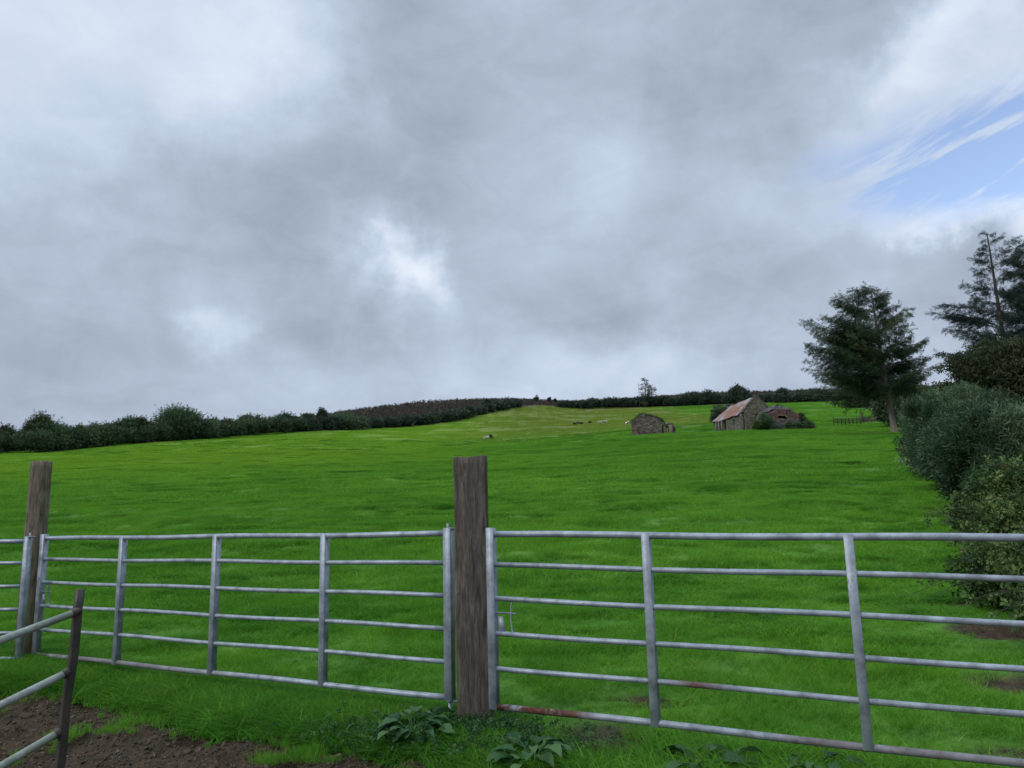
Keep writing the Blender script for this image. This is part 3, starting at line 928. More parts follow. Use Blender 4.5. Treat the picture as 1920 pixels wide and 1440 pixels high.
def stamp(mb, tv, tf, P, D, Sz, rnd, roll=True, rg=rng):
    """copy template (x right, y forward, z up) to points P with forward direction D and size Sz"""
    n = len(P)
    D = D / (np.linalg.norm(D, axis=1)[:, None] + 1e-9)
    h = rg.normal(size=(n, 3)) if roll else np.tile([0, 0, 1.0], (n, 1)) + rg.normal(scale=0.25, size=(n, 3))
    X = np.cross(D, h); X /= np.linalg.norm(X, axis=1)[:, None] + 1e-9
    Zv = np.cross(X, D)
    tv = np.asarray(tv, float)
    V = P[:, None] + Sz[:, None, None] * (tv[None, :, 0:1] * X[:, None] + tv[None, :, 1:2] * D[:, None] + tv[None, :, 2:3] * Zv[:, None])
    m = len(tv)
    fs = (np.arange(n) * m)[:, None, None] + np.asarray(tf)[None]
    mb.add(V.reshape(-1, 3), fs.reshape(-1, fs.shape[-1]), np.repeat(rnd, m))


# template: one folded leaf
LEAF = (np.array([(0, 0, 0), (-0.34, 0.45, 0.06), (0, 1, -0.05), (0.34, 0.45, 0.06)]), np.array([(0, 3, 2, 1)]))


def sprig_tpl(k, w, ln, spread, rg):
    """k thin leaves along a short stem"""
    vs = []; fs = []
    for i in range(k):
        t = i / k
        a = i * 2.4 + rg.random()
        o = np.array([0, t * 0.8, 0]); d = np.array([math.cos(a) * spread, 1 - spread * 0.4, math.sin(a) * spread]); d /= np.linalg.norm(d)
        sd = np.cross(d, [0.3, 0.2, 1]); sd /= np.linalg.norm(sd)
        L = ln * rg.uniform(.7, 1.2)
        b = len(vs)
        vs += [o, o + d * L * 0.5 + sd * w, o + d * L, o + d * L * 0.5 - sd * w]
        fs.append((b, b + 1, b + 2, b + 3))
    return np.array(vs), np.array(fs)


SPRIG = sprig_tpl(9, 0.035, 0.42, 0.75, np.random.default_rng(1))     # gorse-like
LEAFY = sprig_tpl(6, 0.14, 0.45, 0.95, np.random.default_rng(2))      # broadleaf spray
NEEDLE = sprig_tpl(11, 0.034, 0.42, 0.55, np.random.default_rng(5))


def lobes_points(lobes, n, nclump, cr, shell, rg, zmin=None):
    """points clumped over the shells of ellipsoid lobes; returns points, outward dir, clump value"""
    vol = np.array([(l[3] * l[4] * l[5]) ** (2 / 3) for l in lobes]); vol = vol / vol.sum()
    li = rg.choice(len(lobes), nclump, p=vol)
    L = np.array(lobes)[li]
    d = rand_dirs(nclump, rg); d[:, 2] = np.where(d[:, 2] < -0.3, -d[:, 2] * 0.6, d[:, 2])
    rr = shell + (1 - shell) * rg.random(nclump) ** 0.6
    C = L[:, :3] + d * L[:, 3:6] * rr[:, None]
    val = rg.random(nclump)
    ci = rg.integers(0, nclump, n)
    off = np.clip(rg.normal(size=(n, 3)), -1.6, 1.6) * cr * rg.uniform(0.6, 1.3, nclump)[ci][:, None]
    P = C[ci] + off
    D = d[ci] * 0.9 + rg.normal(size=(n, 3)) * 0.55 + off / (cr * 2.2)
    return P, D, val[ci], C


def bush(name, lobes, base, mat, label, cat, group=None, n=3000, nclump=120, cr=0.16, size=0.15, tpl=LEAFY, shell=0.55, upb=0.2, stem_mat=None, seed=1, stems=14, root=None, parts=('foliage', 'stems'), up_trunk=None, stemr=0.02, shoots=0, shl=0.6, arch=0.0):
    rg = np.random.default_rng(seed)
    base = np.asarray(base, float)
    if root is None: root = empty(name, base, label, cat, group)
    P, D, val, C = lobes_points(lobes, n, nclump, cr, shell, rg)
    D[:, 2] += upb
    g = ground_z(P[:, 0], P[:, 1])
    k = P[:, 2] > g + 0.02
    P, D, val = P[k], D[k], val[k]
    mb = MB()
    rnd = np.clip(val * 0.75 + rg.random(len(P)) * 0.25, 0, 1)
    stamp(mb, tpl[0], tpl[1], P, D, size * rg.uniform(0.6, 1.35, len(P)), rnd, rg=rg)
    sm = MB()
    if shoots:
        ci = rg.integers(0, len(C), shoots); SP, SDd, SV = [], [], []
        cc = np.mean([l[:3] for l in lobes], 0)
        for i in ci:
            d = C[i] - cc; d = d / (np.linalg.norm(d) + 1e-6) + np.array([0, 0, .8]) + rg.normal(0, .25, 3); d /= np.linalg.norm(d)
            l = shl * rg.uniform(.5, 1.3); t = np.linspace(0, 1, 9)[:, None]
            p = C[i] + d * l * t + np.array([d[0], d[1], -1.3]) * arch * l * t * t
            sm.tube(p, np.linspace(stemr * .5, stemr * .18, 9), 4)
            k = 12; q = rg.random(k); pp = np.stack([np.interp(q, t[:, 0], p[:, c]) for c in range(3)], 1)
            SP.append(pp + rg.normal(0, .015, pp.shape)); SDd.append(d + rg.normal(0, .55, (k, 3))); SV.append(np.full(k, .35 + .5 * rg.random()))
        SP = np.concatenate(SP); stamp(mb, tpl[0], tpl[1], SP, np.concatenate(SDd), size * rg.uniform(.45, .95, len(SP)), np.concatenate(SV), rg=rg)
    mb.build(parts[0], mat, root)
    for i in range(stems):
        c = C[rg.integers(0, len(C))]
        b = base + np.array([rg.normal(0, .12), rg.normal(0, .12), -0.05]) * (1 if up_trunk is None else 0)
        if up_trunk is not None: b = up_trunk(rg.random() * 0.5 + 0.35)
        mid = b * 0.45 + c * 0.55 + rg.normal(0, 0.08, 3) * np.linalg.norm(c - b) + np.array([0, 0, 0.08 * np.linalg.norm(c - b)])
        t = np.linspace(0, 1, 6)[:, None]
        pts = (1 - t) ** 2 * b + 2 * t * (1 - t) * mid + t * t * c
        sm.tube(pts, np.linspace(stemr, stemr * 0.25, 6), 5)
    if up_trunk is not None:
        pts = np.array([up_trunk(t) for t in np.linspace(0, 0.9, 10)])
        sm.tube(pts, np.linspace(stemr * 3.5, stemr * 0.6, 10), 10)
    sm.build(parts[1], stem_mat or MAT['bark'], root)
    return root


MAT['bark'] = bark_mat('bark', (0.03, 0.024, 0.02), (0.11, 0.09, 0.075))
MAT['bark_light'] = bark_mat('bark_grey', (0.10, 0.085, 0.07), (0.26, 0.225, 0.19), 3)
MAT['gorse'] = leaf_mat('gorse_foliage', (0.012, 0.034, 0.015), (0.045, 0.090, 0.038), (0.19, 0.27, 0.14), (0.19, 0.15, 0.08), 0.93)
MAT['bramble'] = leaf_mat('bramble_foliage', (0.016, 0.042, 0.014), (0.055, 0.105, 0.030), (0.17, 0.24, 0.070), (0.18, 0.11, 0.06), 0.94)
MAT['hedge'] = leaf_mat('hedge_foliage', (0.026, 0.056, 0.034), (0.070, 0.125, 0.062), (0.17, 0.24, 0.10), (0.09, 0.06, 0.035), 0.94)
MAT['hedge_dark'] = leaf_mat('far_hedge_foliage', (0.022, 0.042, 0.034), (0.052, 0.080, 0.056), (0.12, 0.155, 0.085), (0.06, 0.04, 0.03), 0.92)
MAT['tree_olive'] = leaf_mat('tree_olive_foliage', (0.022, 0.034, 0.016), (0.048, 0.066, 0.028), (0.095, 0.11, 0.045), (0.12, 0.08, 0.04), 0.94)
MAT['larch'] = leaf_mat('larch_needles', (0.015, 0.034, 0.016), (0.036, 0.066, 0.028), (0.095, 0.13, 0.048), (0.10, 0.085, 0.04), 0.93)
MAT['spruce'] = leaf_mat('spruce_needles', (0.012, 0.026, 0.022), (0.024, 0.046, 0.036), (0.045, 0.075, 0.055))
MAT['heather'] = leaf_mat('heather_foliage', (0.038, 0.048, 0.030), (0.066, 0.056, 0.042), (0.098, 0.070, 0.056))
MAT['dock'] = leaf_mat('dock_leaves', (0.022, 0.075, 0.024), (0.045, 0.12, 0.040), (0.10, 0.20, 0.065), trans=0.25, rough=0.5)


# ------------------------------------------------------------------ right-hand hedge
def blobset(c, r, h, k, rg, gz):
    """lobes of a bush of radius r and height h standing at c"""
    L = []
    for i in range(k):
        a = rg.random() * 2 * PI; q = r * rg.uniform(0.0, 0.6)
        hh = h * rg.uniform(0.5, 0.98)
        rr = r * rg.uniform(0.45, 0.72)
        rz = min(hh * 0.55, h - hh * 0.5)
        L.append((c[0] + q * math.cos(a), c[1] + q * math.sin(a), gz + hh * 0.5, rr, rr, hh * 0.5))
    L.append((c[0], c[1], gz + h * 0.42, r * 0.7, r * 0.7, h * 0.42))
    return L


def right_hedge():
    # (u,v of foot nearest the field, radius, top v, label, kind)
    items = [
        (1960, 1240, 0.8, 1040, 'bramble', 'nearest bramble clump in the right-hand hedge, cut by the picture edge'),
        (1862, 1165, 0.8, 965, 'bramble', 'low yellow-green bramble bush behind the gate at far right'),
        (1812, 1070, 1.0, 845, 'bramble', 'tangled bramble bush with pale arching stems and brownish shoots'),
        (1925, 1100, 1.15, 840, 'bramble', 'bramble bush at the right edge above the gate top'),
        (1800, 1003, 1.15, 742, 'gorse', 'tallest grey-green gorse bush at the near end of the hedge'),
        (1930, 1000, 1.5, 800, 'gorse', 'dark gorse bush behind the brambles at the right edge'),
        (1762, 968, 1.3, 734, 'gorse', 'second grey-green gorse bush, left of the tallest one'),
        (1735, 935, 1.5, 722, 'gorse', 'rounded gorse bush midway along the right-hand hedge'),
        (1716, 905, 1.7, 716, 'gorse', 'gorse bush with greyish shoots before the leaning trunk'),
        (1704, 876, 2.0, 716, 'gorse', 'gorse bush beside the field edge close to the tall tree'),
        (1697, 852, 2.3, 722, 'gorse', 'dark gorse bush just right of the pale leaning trunk'),
        (1694, 836, 2.8, 726, 'gorse', 'farthest gorse bush of the right-hand hedge'),
        (1700, 822, 3.4, 715, 'hedge', 'leafy dark thicket behind the pale leaning trunk'),
    ]
    for i, (u, v, r, vt, kd, lab) in enumerate(items):
        rg = np.random.default_rng(100 + i)
        p = hit(u, v)
        c = p[:2] + (np.array([0.95, 0.35]) if kd == 'bramble' else np.array([1.0 + min(.45, p[1] / 60), 0.4])) * r
        Y = c[1]
        gz = float(ground_z(c[0], c[1]))
        # height so that the top meets the pixel row
        top = at(u, vt, Y)[2]
        h = max(0.7, top - gz - 0.12 - 0.01 * Y)
        L = blobset(c, r, h, 6, rg, gz)
        dist = Y
        if kd == 'bramble':
            n = int(9500 * r * r * h / 1.4); sz = 0.115
            bush('bramble_bush', L, (c[0], c[1], gz), MAT['bramble'], lab, 'bush', 'bushes of the right-hand hedge', n=n, nclump=int(150 * r * h), cr=0.11, size=sz, tpl=LEAFY, shell=0.5, seed=i, stems=26, stemr=0.010, shoots=int(80 * r * r * h), shl=.5, arch=.55)
        else:
            sz = 0.17 + 0.005 * dist
            n = int(9500 * r * h * 0.15 / sz * (0.15 / sz) * 2.2)
            n = min(max(n, 5000), 42000)
            bush('gorse_bush' if kd == 'gorse' else 'thicket', L, (c[0], c[1], gz), MAT['gorse' if kd == 'gorse' else 'hedge'], lab, 'bush', 'bushes of the right-hand hedge', n=n, nclump=int(26 * r * h), cr=0.13 + 0.03 * r, size=sz * 1.15, tpl=SPRIG if kd == 'gorse' else LEAFY, shell=0.6, upb=0.5, seed=i, stems=18, stemr=0.02, shoots=int(40 * r * h), shl=.25 + .012 * dist)
    # brown bank and back row so that no sky shows through
    back = [(2060, 960, 2.0, 795, 'olive'), (2190, 935, 3.0, 770, 'olive'), (1900, 900, 3.4, 755, 'gorse')]
    labs = ['brownish hedge bush behind the gorse at the right edge', 'olive hedge bush under the broad dark tree', 'grey gorse bush below the broad dark tree']
    for i, (u, v, r, vt, kd) in enumerate(back):
        rg = np.random.default_rng(140 + i)
        p = hit(u, v); gz = float(ground_z(p[0], p[1])); h = at(u, vt, p[1])[2] - gz
        L = blobset(p[:2], r, h, 6, rg, gz)
        bush('hedge_bush', L, (p[0], p[1], gz), MAT['tree_olive' if kd == 'olive' else 'gorse'], labs[i], 'bush', 'bushes of the right-hand hedge', n=16000, nclump=300, cr=0.25, size=0.24, shell=0.6, seed=50 + i, stems=14)


right_hedge()


# ------------------------------------------------------------------ conifers
def conifer(name, base, H, label, cat, group, prof, lean=(0, 0), nb=60, trunk_r=0.25, droop=0.25, mat='spruce', bark='bark', first=0.15, twig=0.45, spray=0.35, dens=1.0, seed=1, sub=7, hang=0.3, sparse=None, tip=0.1, az_bias=None, asym=0.0):
    rg = np.random.default_rng(seed)
    base = np.asarray(base, float)
    root = empty(name, base, label, cat, group)
    tr = MB()
    def TP(t): return base + np.array([lean[0] * t + 0.02 * H * 0.15 * math.sin(t * 5 + seed), lean[1] * t, H * t - 0.15])
    ts = np.linspace(0, 1, 16)
    tr.tube([TP(t) for t in ts], trunk_r * (1 - ts) ** 0.8 + 0.03 + trunk_r * 0.22 * np.exp(-ts * 30), 10)
    SP = []; SD = []; SR = []
    for i in range(nb):
        t = first + (1 - first) * (i + rg.random()) / nb
        az = rg.random() * 2 * PI
        if az_bias is not None and rg.random() < 0.35: az = az_bias[rg.integers(0, len(az_bias))] + rg.normal(0, 0.25)
        L = prof(t) * rg.uniform(0.5, 1.18)
        if sparse is not None and rg.random() < sparse: L *= rg.uniform(0.25, 0.5)
        L *= 1 - asym * math.cos(az)
        if L < 0.15: L = 0.15
        p0 = TP(t)
        d = np.array([math.cos(az), math.sin(az), 0])
        n = 7
        s = np.linspace(0, 1, n)
        up0 = 0.18 + 0.5 * t
        z = L * (up0 * s - droop * s ** 2 + tip * s ** 4)
        wav = rg.normal(0, 0.05 * L)
        side = np.array([-d[1], d[0], 0])
        pts = p0[None] + d[None] * (L * s)[:, None] + side[None] * (wav * s ** 2)[:, None] + np.array([0, 0, 1.])[None] * z[:, None]
        br = max(0.012, trunk_r * 0.18 * L / max(prof(0.3), 0.1))
        tr.tube(pts, np.linspace(br, br * 0.25, n), 4)
        val = rg.random()
        # twigs
        k = max(3, int(sub * L * dens))
        for q in range(k):
            sq = 0.18 + 0.82 * (q + rg.random()) / k
            pb = np.array([np.interp(sq, s, pts[:, c]) for c in range(3)])
            sg = 1 if q % 2 else -1
            tl = twig * L * (1.05 - sq) * rg.uniform(0.5, 1.1) + 0.15 * twig
            td = d * 0.75 + side * sg * rg.uniform(0.5, 1.0) + np.array([0, 0, -hang * rg.uniform(0.2, 1.2)])
            td /= np.linalg.norm(td)
            m = max(2, int(tl / (spray * 0.42)))
            for e in range(m):
                f_ = (e + 0.5) / m
                SP.append(pb + td * tl * f_ + np.array([0, 0, -hang * 0.4 * tl * f_ ** 2]) + rg.normal(0, spray * 0.10, 3))
                SD.append(td + rg.normal(0, 0.35, 3) + np.array([0, 0, -0.1 * hang]))
                SR.append(np.clip(val * 0.6 + rg.random() * 0.4, 0, 1))
    tr.build('trunk', MAT[bark], root)
    cr = MB()
    SP = np.array(SP); SD = np.array(SD)
    stamp(cr, NEEDLE[0], NEEDLE[1], SP, SD, spray * rg.uniform(0.7, 1.3, len(SP)), np.array(SR), roll=True, rg=rg)
    cr.build('crown', MAT[mat], root)
    return root


def trees():
    # the broad larch with the pale leaning trunk
    b = hit(1677, 810); Y = b[1]
    topz = at(1632, 540, Y)
    H = topz[2] - b[2]
    m_per_px = Y / F
    def prof1(t):
        return m_per_px * np.interp(t, [0, .18, .25, .35, .5, .62, .72, .85, .95, 1.0], [20, 50, 66, 98, 118, 96, 74, 50, 28, 8])
    conifer('larch_tree', b, H, 'broad dark larch with a pale leaning trunk beside the hedge, in front', 'tree', 'tall conifers along the hedge', prof1,
            lean=(topz[0] - b[0], 0), nb=135, trunk_r=0.28, droop=0.32, mat='larch', bark='bark_light', first=0.24, twig=0.36, spray=0.62, dens=1.0, seed=21, sub=9.0, hang=0.40, az_bias=[PI, 0.1, PI * 1.1], tip=0.22, asym=0.22)
    b2 = hit(1644, 788); Y2 = b2[1]; mp = Y2 / F
    top2 = at(1604, 622, Y2)
    def prof2(t):
        return mp * np.interp(t, [0, .15, .25, .45, .7, .9, 1], [10, 50, 75, 88, 66, 34, 8])
    conifer('larch_tree', b2, top2[2] - b2[2], 'second larch close behind the broad one, its pale trunk half hidden', 'tree', 'tall conifers along the hedge', prof2,
            lean=(top2[0] - b2[0], 0), nb=90, trunk_r=0.27, droop=0.35, mat='larch', bark='bark_light', first=0.2, twig=0.48, spray=0.9, dens=1.0, seed=22, sub=4.2, hang=0.5, tip=0.2, asym=0.15)
    # low dark growth under them
    for i, (u, v, r, vt, lab) in enumerate([(1718, 800, 5.0, 712, 'dark bushy growth right of the larch trunks'), (1668, 782, 4.0, 700, 'dark bush filling the gap behind the two pale trunks'), (1606, 764, 2.4, 742, 'low dark bush under the left boughs of the larch')]):
        rg = np.random.default_rng(160 + i)
        p = hit(u, v); gz = p[2]; h = at(u, vt, p[1])[2] - gz
        L = blobset(p[:2], r, h, 6, rg, gz)
        bush('thicket', L, p, MAT['larch'], lab, 'bush', 'dark bushes under the larches', n=9000, nclump=160, cr=0.5, size=0.65, shell=0.55, seed=60 + i, stems=10, stemr=0.05)
    # tall thin spruce on the right, trunk curving
    Y3 = 62.0
    tp = at(1849, 434, Y3); bs = at(1893, 800, Y3)
    gz = float(ground_z(bs[0] + 1, Y3)); base = np.array([bs[0] + 0.8, Y3, gz])
    H = tp[2] - gz; mp = Y3 / F
    def prof3(t): return mp * np.interp(t, [0, .3, .45, .58, .66, .76, .84, .90, .95, 1.0], [60, 120, 125, 118, 100, 80, 52, 36, 24, 7])
    conifer('spruce_tree', base, H, 'tall sparse spruce with bare jutting boughs and thin top at right', 'tree', 'tall conifers along the hedge', prof3,
            lean=(tp[0] - base[0], 0), nb=80, trunk_r=0.24, droop=0.24, mat='spruce', first=0.3, twig=0.36, spray=0.50, dens=1.1, seed=34, sub=9, hang=0.15, sparse=0.45, az_bias=[PI, PI * 0.97, 0.0], tip=0.10)
    Y4 = 66.0
    tp = at(1922, 448, Y4); gz = float(ground_z(tp[0] + 1, Y4)); base = np.array([tp[0] + .6, Y4, gz]); mp = Y4 / F
    def prof4(t): return mp * np.interp(t, [0, .3, .5, .7, .85, 1.0], [70, 100, 84, 62, 38, 8])
    conifer('spruce_tree', base, tp[2] - gz, 'dense dark spruce cut off by the right picture edge', 'tree', 'tall conifers along the hedge', prof4,
            lean=(-0.6, 0), nb=150, trunk_r=0.24, droop=0.22, mat='spruce', first=0.25, twig=0.42, spray=0.6, dens=1.2, seed=35, sub=7, hang=0.25, tip=0.15)
    # broad dark tree in front of them
    Y5 = 46.0
    c = at(1895, 725, Y5); gz = float(ground_z(c[0], Y5)); mp = Y5 / F
    L = []
    for (u, v, ru, rv) in [(1880, 700, 62, 52), (1845, 722, 52, 42), (1925, 712, 70, 62), (1810, 745, 30, 26), (1900, 755, 90, 45), (1985, 720, 60, 60), (1840, 765, 60, 36), (1800, 690, 18, 10)]:
        q = at(u, v, Y5); L.append((q[0], q[1] + rng.normal(0, .5), q[2], ru * mp, ru * mp * 0.9, rv * mp))
    def ut(t): return np.array([c[0] + 0.2 * t, Y5, gz + (c[2] - gz + 1.2) * t])
    bush('broadleaf_tree', L, (c[0], Y5, gz), MAT['tree_olive'], 'broad dark olive tree in front of the tall spruces', 'tree', None, n=34000, nclump=420, cr=0.33, size=0.36, shell=0.5, upb=0.0, seed=77, stems=24, parts=('crown', 'trunk'), up_trunk=ut, stemr=0.06)
    # skyline trees
    def sky_tree(u, vb, vt, Yt, wpx, lab, seed, mat='hedge_dark', kind='con', sparse=None):
        mp = Yt / F
        b = at(u, vb, Yt); b[2] = float(ground_z(b[0], Yt)); H = at(u, vt, Yt)[2] - b[2]
        def pf(t): return mp * np.interp(t, [0, .25, .6, 1], [wpx * .6, wpx, wpx * .7, wpx * .2])
        conifer('conifer_tree' if kind == 'con' else 'small_tree', b, H, lab, 'tree', 'small trees on the skyline', pf, nb=34, trunk_r=0.16, droop=0.1, mat=mat, first=0.12, twig=0.5, spray=1.1, dens=1.0, seed=seed, sub=5, hang=0.2, sparse=sparse)
    sky_tree(1211, 752, 709, 262, 10, 'dark conifer standing above the far hedge, taller of the pair', 41)
    sky_tree(1223, 752, 721, 263, 9, 'shorter conifer crowded against the right of the taller skyline conifer', 42)
    # bare dead tree beside them
    Yd = 262; b = at(1199, 750, Yd); b[2] = float(ground_z(b[0], Yd)); H = at(1199, 717, Yd)[2] - b[2]
    t = MB(); rg = np.random.default_rng(5)
    t.tube([b + np.array([0, 0, H * k / 6]) for k in range(7)], np.linspace(.11, .03, 7), 6)
    for i in range(16):
        z = H * (0.25 + 0.7 * rg.random()); az = rg.choice([PI, PI, 0]) + rg.normal(0, .5); l = rg.uniform(.8, 2.2) * (1.1 - z / H)
        q = b + np.array([0, 0, z]); t.tube([q, q + np.array([math.cos(az) * l * .6, math.sin(az) * l * .6, .15 * l]), q + np.array([math.cos(az) * l, math.sin(az) * l, .05 * l])], [.05, .035, .02], 4)
    o = t.build('dead_tree', MAT['bark'], origin=b)
    tag(o, 'thin leafless dead tree just left of the skyline conifers', 'tree')


trees()


# ------------------------------------------------------------------ far hedges
def mass_bush(mb, sm, u, Yd, vt, wpx, rg, dens=1.0, vb=None, size=None):
    """adds a bush to a builder; top at pixel row vt, distance Yd"""
    mp = Yd / F
    x = at(u, 800, Yd)[0]; gz = float(ground_z(x, Yd)); top = at(u, vt, Yd)[2]
    h = max(1.0, top - gz); r = wpx * mp
    L = blobset((x, Yd), r, h, 4, rg, gz)
    size = size or 2.6 * mp * 1.6
    n = int(520 * dens * (h * r) / (size * size) * 0.22) + 60
    P, D, val, C = lobes_points(L, n, max(10, n // 22), 0.16 * r + 0.15, 0.5, rg)
    k = P[:, 2] > ground_z(P[:, 0], P[:, 1]) - 0.1
    stamp(mb, LEAFY[0], LEAFY[1], P[k], D[k] + np.array([0, 0, .2]), size * rg.uniform(.6, 1.3, k.sum()), np.clip(val[k] * .8 + rg.random(k.sum()) * .2, 0, 1), rg=rg)
    for i in range(5):
        c = C[rg.integers(0, len(C))]
        sm.tube([np.array([x + rg.normal(0, r * .2), Yd, gz - .1]), c], [0.06, 0.02], 4)
    return (x, Yd, gz)


def far_bush(name, u, Yd, vt, wpx, mat, lab, grp, seed, cat='bush', dens=1.0):
    rg = np.random.default_rng(seed)
    a, b = MB(), MB()
    base = mass_bush(a, b, u, Yd, vt, wpx, rg, dens)
    root = empty(name, base, lab, cat, grp)
    a.build('foliage' if cat == 'bush' else 'crown', MAT[mat], root); b.build('stems' if cat == 'bush' else 'trunk', MAT['bark'], root)


def far_hedge(name, lab, us, top, depth_off, mat, seed, wpx, step, dens=1.0, jit=4):
    """a continuous hedge that reads as one mass"""
    rg = np.random.default_rng(seed)
    a, b = MB(), MB(); base = None
    u = us[0]
    while u < us[1]:
        Yd = float(np.interp(u, BY_U, BY_Y)) + depth_off + rg.normal(0, 1.0)
        q = mass_bush(a, b, u, Yd, top(u) + rg.normal(0, jit), wpx * rg.uniform(.8, 1.3), rg, dens)
        base = base or q
        u += step * rg.uniform(.7, 1.3)
    o = a.build(name, MAT[mat], origin=base); tag(o, lab, 'hedge')


def hedges():
    I = np.interp
    far_hedge('hedge', 'long dark mixed hedge along the left boundary of the field', (-160, 560), lambda u: I(u, [-160, 0, 130, 300, 500, 560], [842, 812, 806, 797, 789, 783]), 1.5, 'hedge', 201, 21, 15, 1.0, 3)
    far_hedge('hedge', 'dark hedge climbing towards the crown of the hill in the middle', (560, 972), lambda u: I(u, [560, 640, 700, 800, 850, 900, 972], [784, 787, 786, 778, 771, 763, 753]), 1.5, 'hedge_dark', 202, 12, 10, 1.0, 2)
    far_hedge('hedge', 'low nearly black hedge along the far top edge of the field', (1052, 1720), lambda u: I(u, [1052, 1100, 1180, 1290, 1400, 1580, 1720], [757, 753, 749, 745, 743, 739, 735]), 1.5, 'hedge_dark', 203, 10, 8.5, 1.2, 1.6)
    # bushes and trees one can tell apart in the left hedge
    G = 'bushes rising from the left hedge'
    items = [(12, 790, 16, 'tree_olive', 'small bush at the left picture edge in the hedge'),
             (70, 768, 24, 'tree_olive', 'pointed thin-topped tree standing tallest at the far left of the hedge'),
             (98, 795, 42, 'hedge', 'broad green bush spreading below the pointed far-left tree'),
             (150, 796, 15, 'hedge', 'narrow dark bush right of the pointed far-left tree'),
             (178, 789, 13, 'hedge', 'small round-topped bush second right of the pointed far-left tree'),
             (205, 791, 16, 'tree_olive', 'olive bush midway between the pointed tree and the domed tree'),
             (232, 782, 20, 'hedge', 'ragged-topped bush some way left of the domed tree'),
             (265, 780, 21, 'tree_olive', 'reddish-tipped bush adjoining the left side of the domed tree'),
             (338, 769, 48, 'hedge', 'wide dome-shaped tree standing highest in the left hedge'),
             (392, 786, 22, 'hedge_dark', 'low dark bush against the right side of the domed tree'),
             (425, 785, 20, 'tree_olive', 'olive bush a little right of the domed tree'),
             (459, 778, 17, 'hedge', 'upright bush with a notched top right of the domed tree'),
             (487, 779, 13, 'hedge_dark', 'pair-topped dark bush before the hedge gap of sky'),
             (540, 777, 18, 'hedge_dark', 'dark bush where the red moor begins behind the hedge'),
             (575, 773, 14, 'hedge_dark', 'low dark bush at the left foot of the moor'),
             (603, 763, 9, 'hedge_dark', 'narrow pointed bush poking above the left foot of the moor'),
             (640, 784, 40, 'hedge', 'large green bush bulging from the hedge below the moor')]
    for i, (u, vt, w_, m_, lab) in enumerate(items):
        Yd = float(I(u, BY_U, BY_Y)) + 2.5
        far_bush('hedge_tree' if ('tree' in lab.split()[:6]) else 'hedge_bush', u, Yd, vt, w_, m_, lab, G, 300 + i, 'bush', 1.1)
    G2 = 'bushes on the skyline along the far hedge'
    items = [(913, 746, 6, 'small round bush on the skyline at the right end of the red moor'),
             (950, 750, 14, 'dark flat-topped bush on the brow of the hill'),
             (966, 748, 9, 'dark bush ending the left hedge at the brow'),
             (1300, 737, 22, 'bushy dark mass on the skyline left of the barn'),
             (1330, 736, 18, 'second bushy dark mass on the skyline, nearer the barn'),
             (1388, 724, 20, 'tall round bush on the skyline directly above the barn roof'),
             (1472, 726, 11, 'pointed bush on the skyline above the lean-to'),
             (1530, 733, 24, 'low long bush on the skyline left of the big larch')]
    for i, (u, vt, w_, lab) in enumerate(items):
        far_bush('hedge_bush', u, float(I(u, BY_U, BY_Y)) + 3.0, vt, w_, 'hedge_dark', lab, G2, 340 + i)
    for i, (u, vt, w_, lab) in enumerate([(1006, 743, 3.2, 'tiny round-headed tree alone on the brow, left of three'), (1030, 746, 2.6, 'tiny tree on the brow, middle of three'), (1041, 747, 1.2, 'tiny thin sapling on the brow, right of three')]):
        Yd = 268.0; mp = Yd / F
        x = at(u, 750, Yd)[0]; gz = float(ground_z(x, Yd)); top = at(u, vt, Yd)[2]
        rg = np.random.default_rng(360 + i)
        L = [(x, Yd, top - (top - gz) * .38, w_ * mp, w_ * mp, (top - gz) * .38)]
        root = empty('small_tree', (x, Yd, gz), lab, 'tree', 'tiny trees on the brow of the hill')
        P, D, val, C = lobes_points(L, 260, 30, .18, .3, rg)
        a = MB(); stamp(a, LEAFY[0], LEAFY[1], P, D, np.full(len(P), .5), val, rg=rg); a.build('crown', MAT['hedge_dark'], root)
        a = MB(); a.tube([(x, Yd, gz - .1), (x, Yd, top - (top - gz) * .3)], [.12, .06], 6); a.build('trunk', MAT['bark'], root)
    # heather and scrub on the moor
    rg = np.random.default_rng(9)
    a = MB()
    n = 26000
    u = rg.uniform(470, 1730, n); Yd = np.interp(u, BY_U, BY_Y) + rg.uniform(3, 112, n)
    t = np.interp(u, _us, _ts); x = t * Yd
    z = ground_z(x, Yd)
    P = np.stack([x, Yd, z + rg.uniform(-.1, .5, n) + .6 * np.clip(fbm(x / 6, Yd / 6, 3), 0, 1)], 1)
    D = rg.normal(size=(n, 3)) * .5 + np.array([0, 0, 1.0])
    v = np.clip(0.5 + 0.5 * fbm(x / 22, Yd / 22, 3) + rg.normal(0, .12, n), 0, 1)
    stamp(a, LEAFY[0], LEAFY[1], P, D, rg.uniform(.7, 1.6, n), v, rg=rg)
    o = a.build('heather', MAT['heather']); tag(o, 'reddish brown heather and bracken covering the moor behind the hedge', 'heather', kind='stuff')


hedges()


# ------------------------------------------------------------------ buildings
MAT['stone'] = stone_mat('rubble_stone', [(0.085, 0.080, 0.072), (0.17, 0.155, 0.135), (0.27, 0.25, 0.215)], 3.6)
MAT['stone_brown'] = stone_mat('brown_rubble_stone', [(0.085, 0.062, 0.055), (0.16, 0.125, 0.108), (0.25, 0.205, 0.175)], 3.2, mossamt=0.6)
MAT['stone_yellow'] = stone_mat('lichened_stone', [(0.14, 0.125, 0.085), (0.22, 0.20, 0.14), (0.28, 0.26, 0.19)], 3.4, mossamt=0.35)


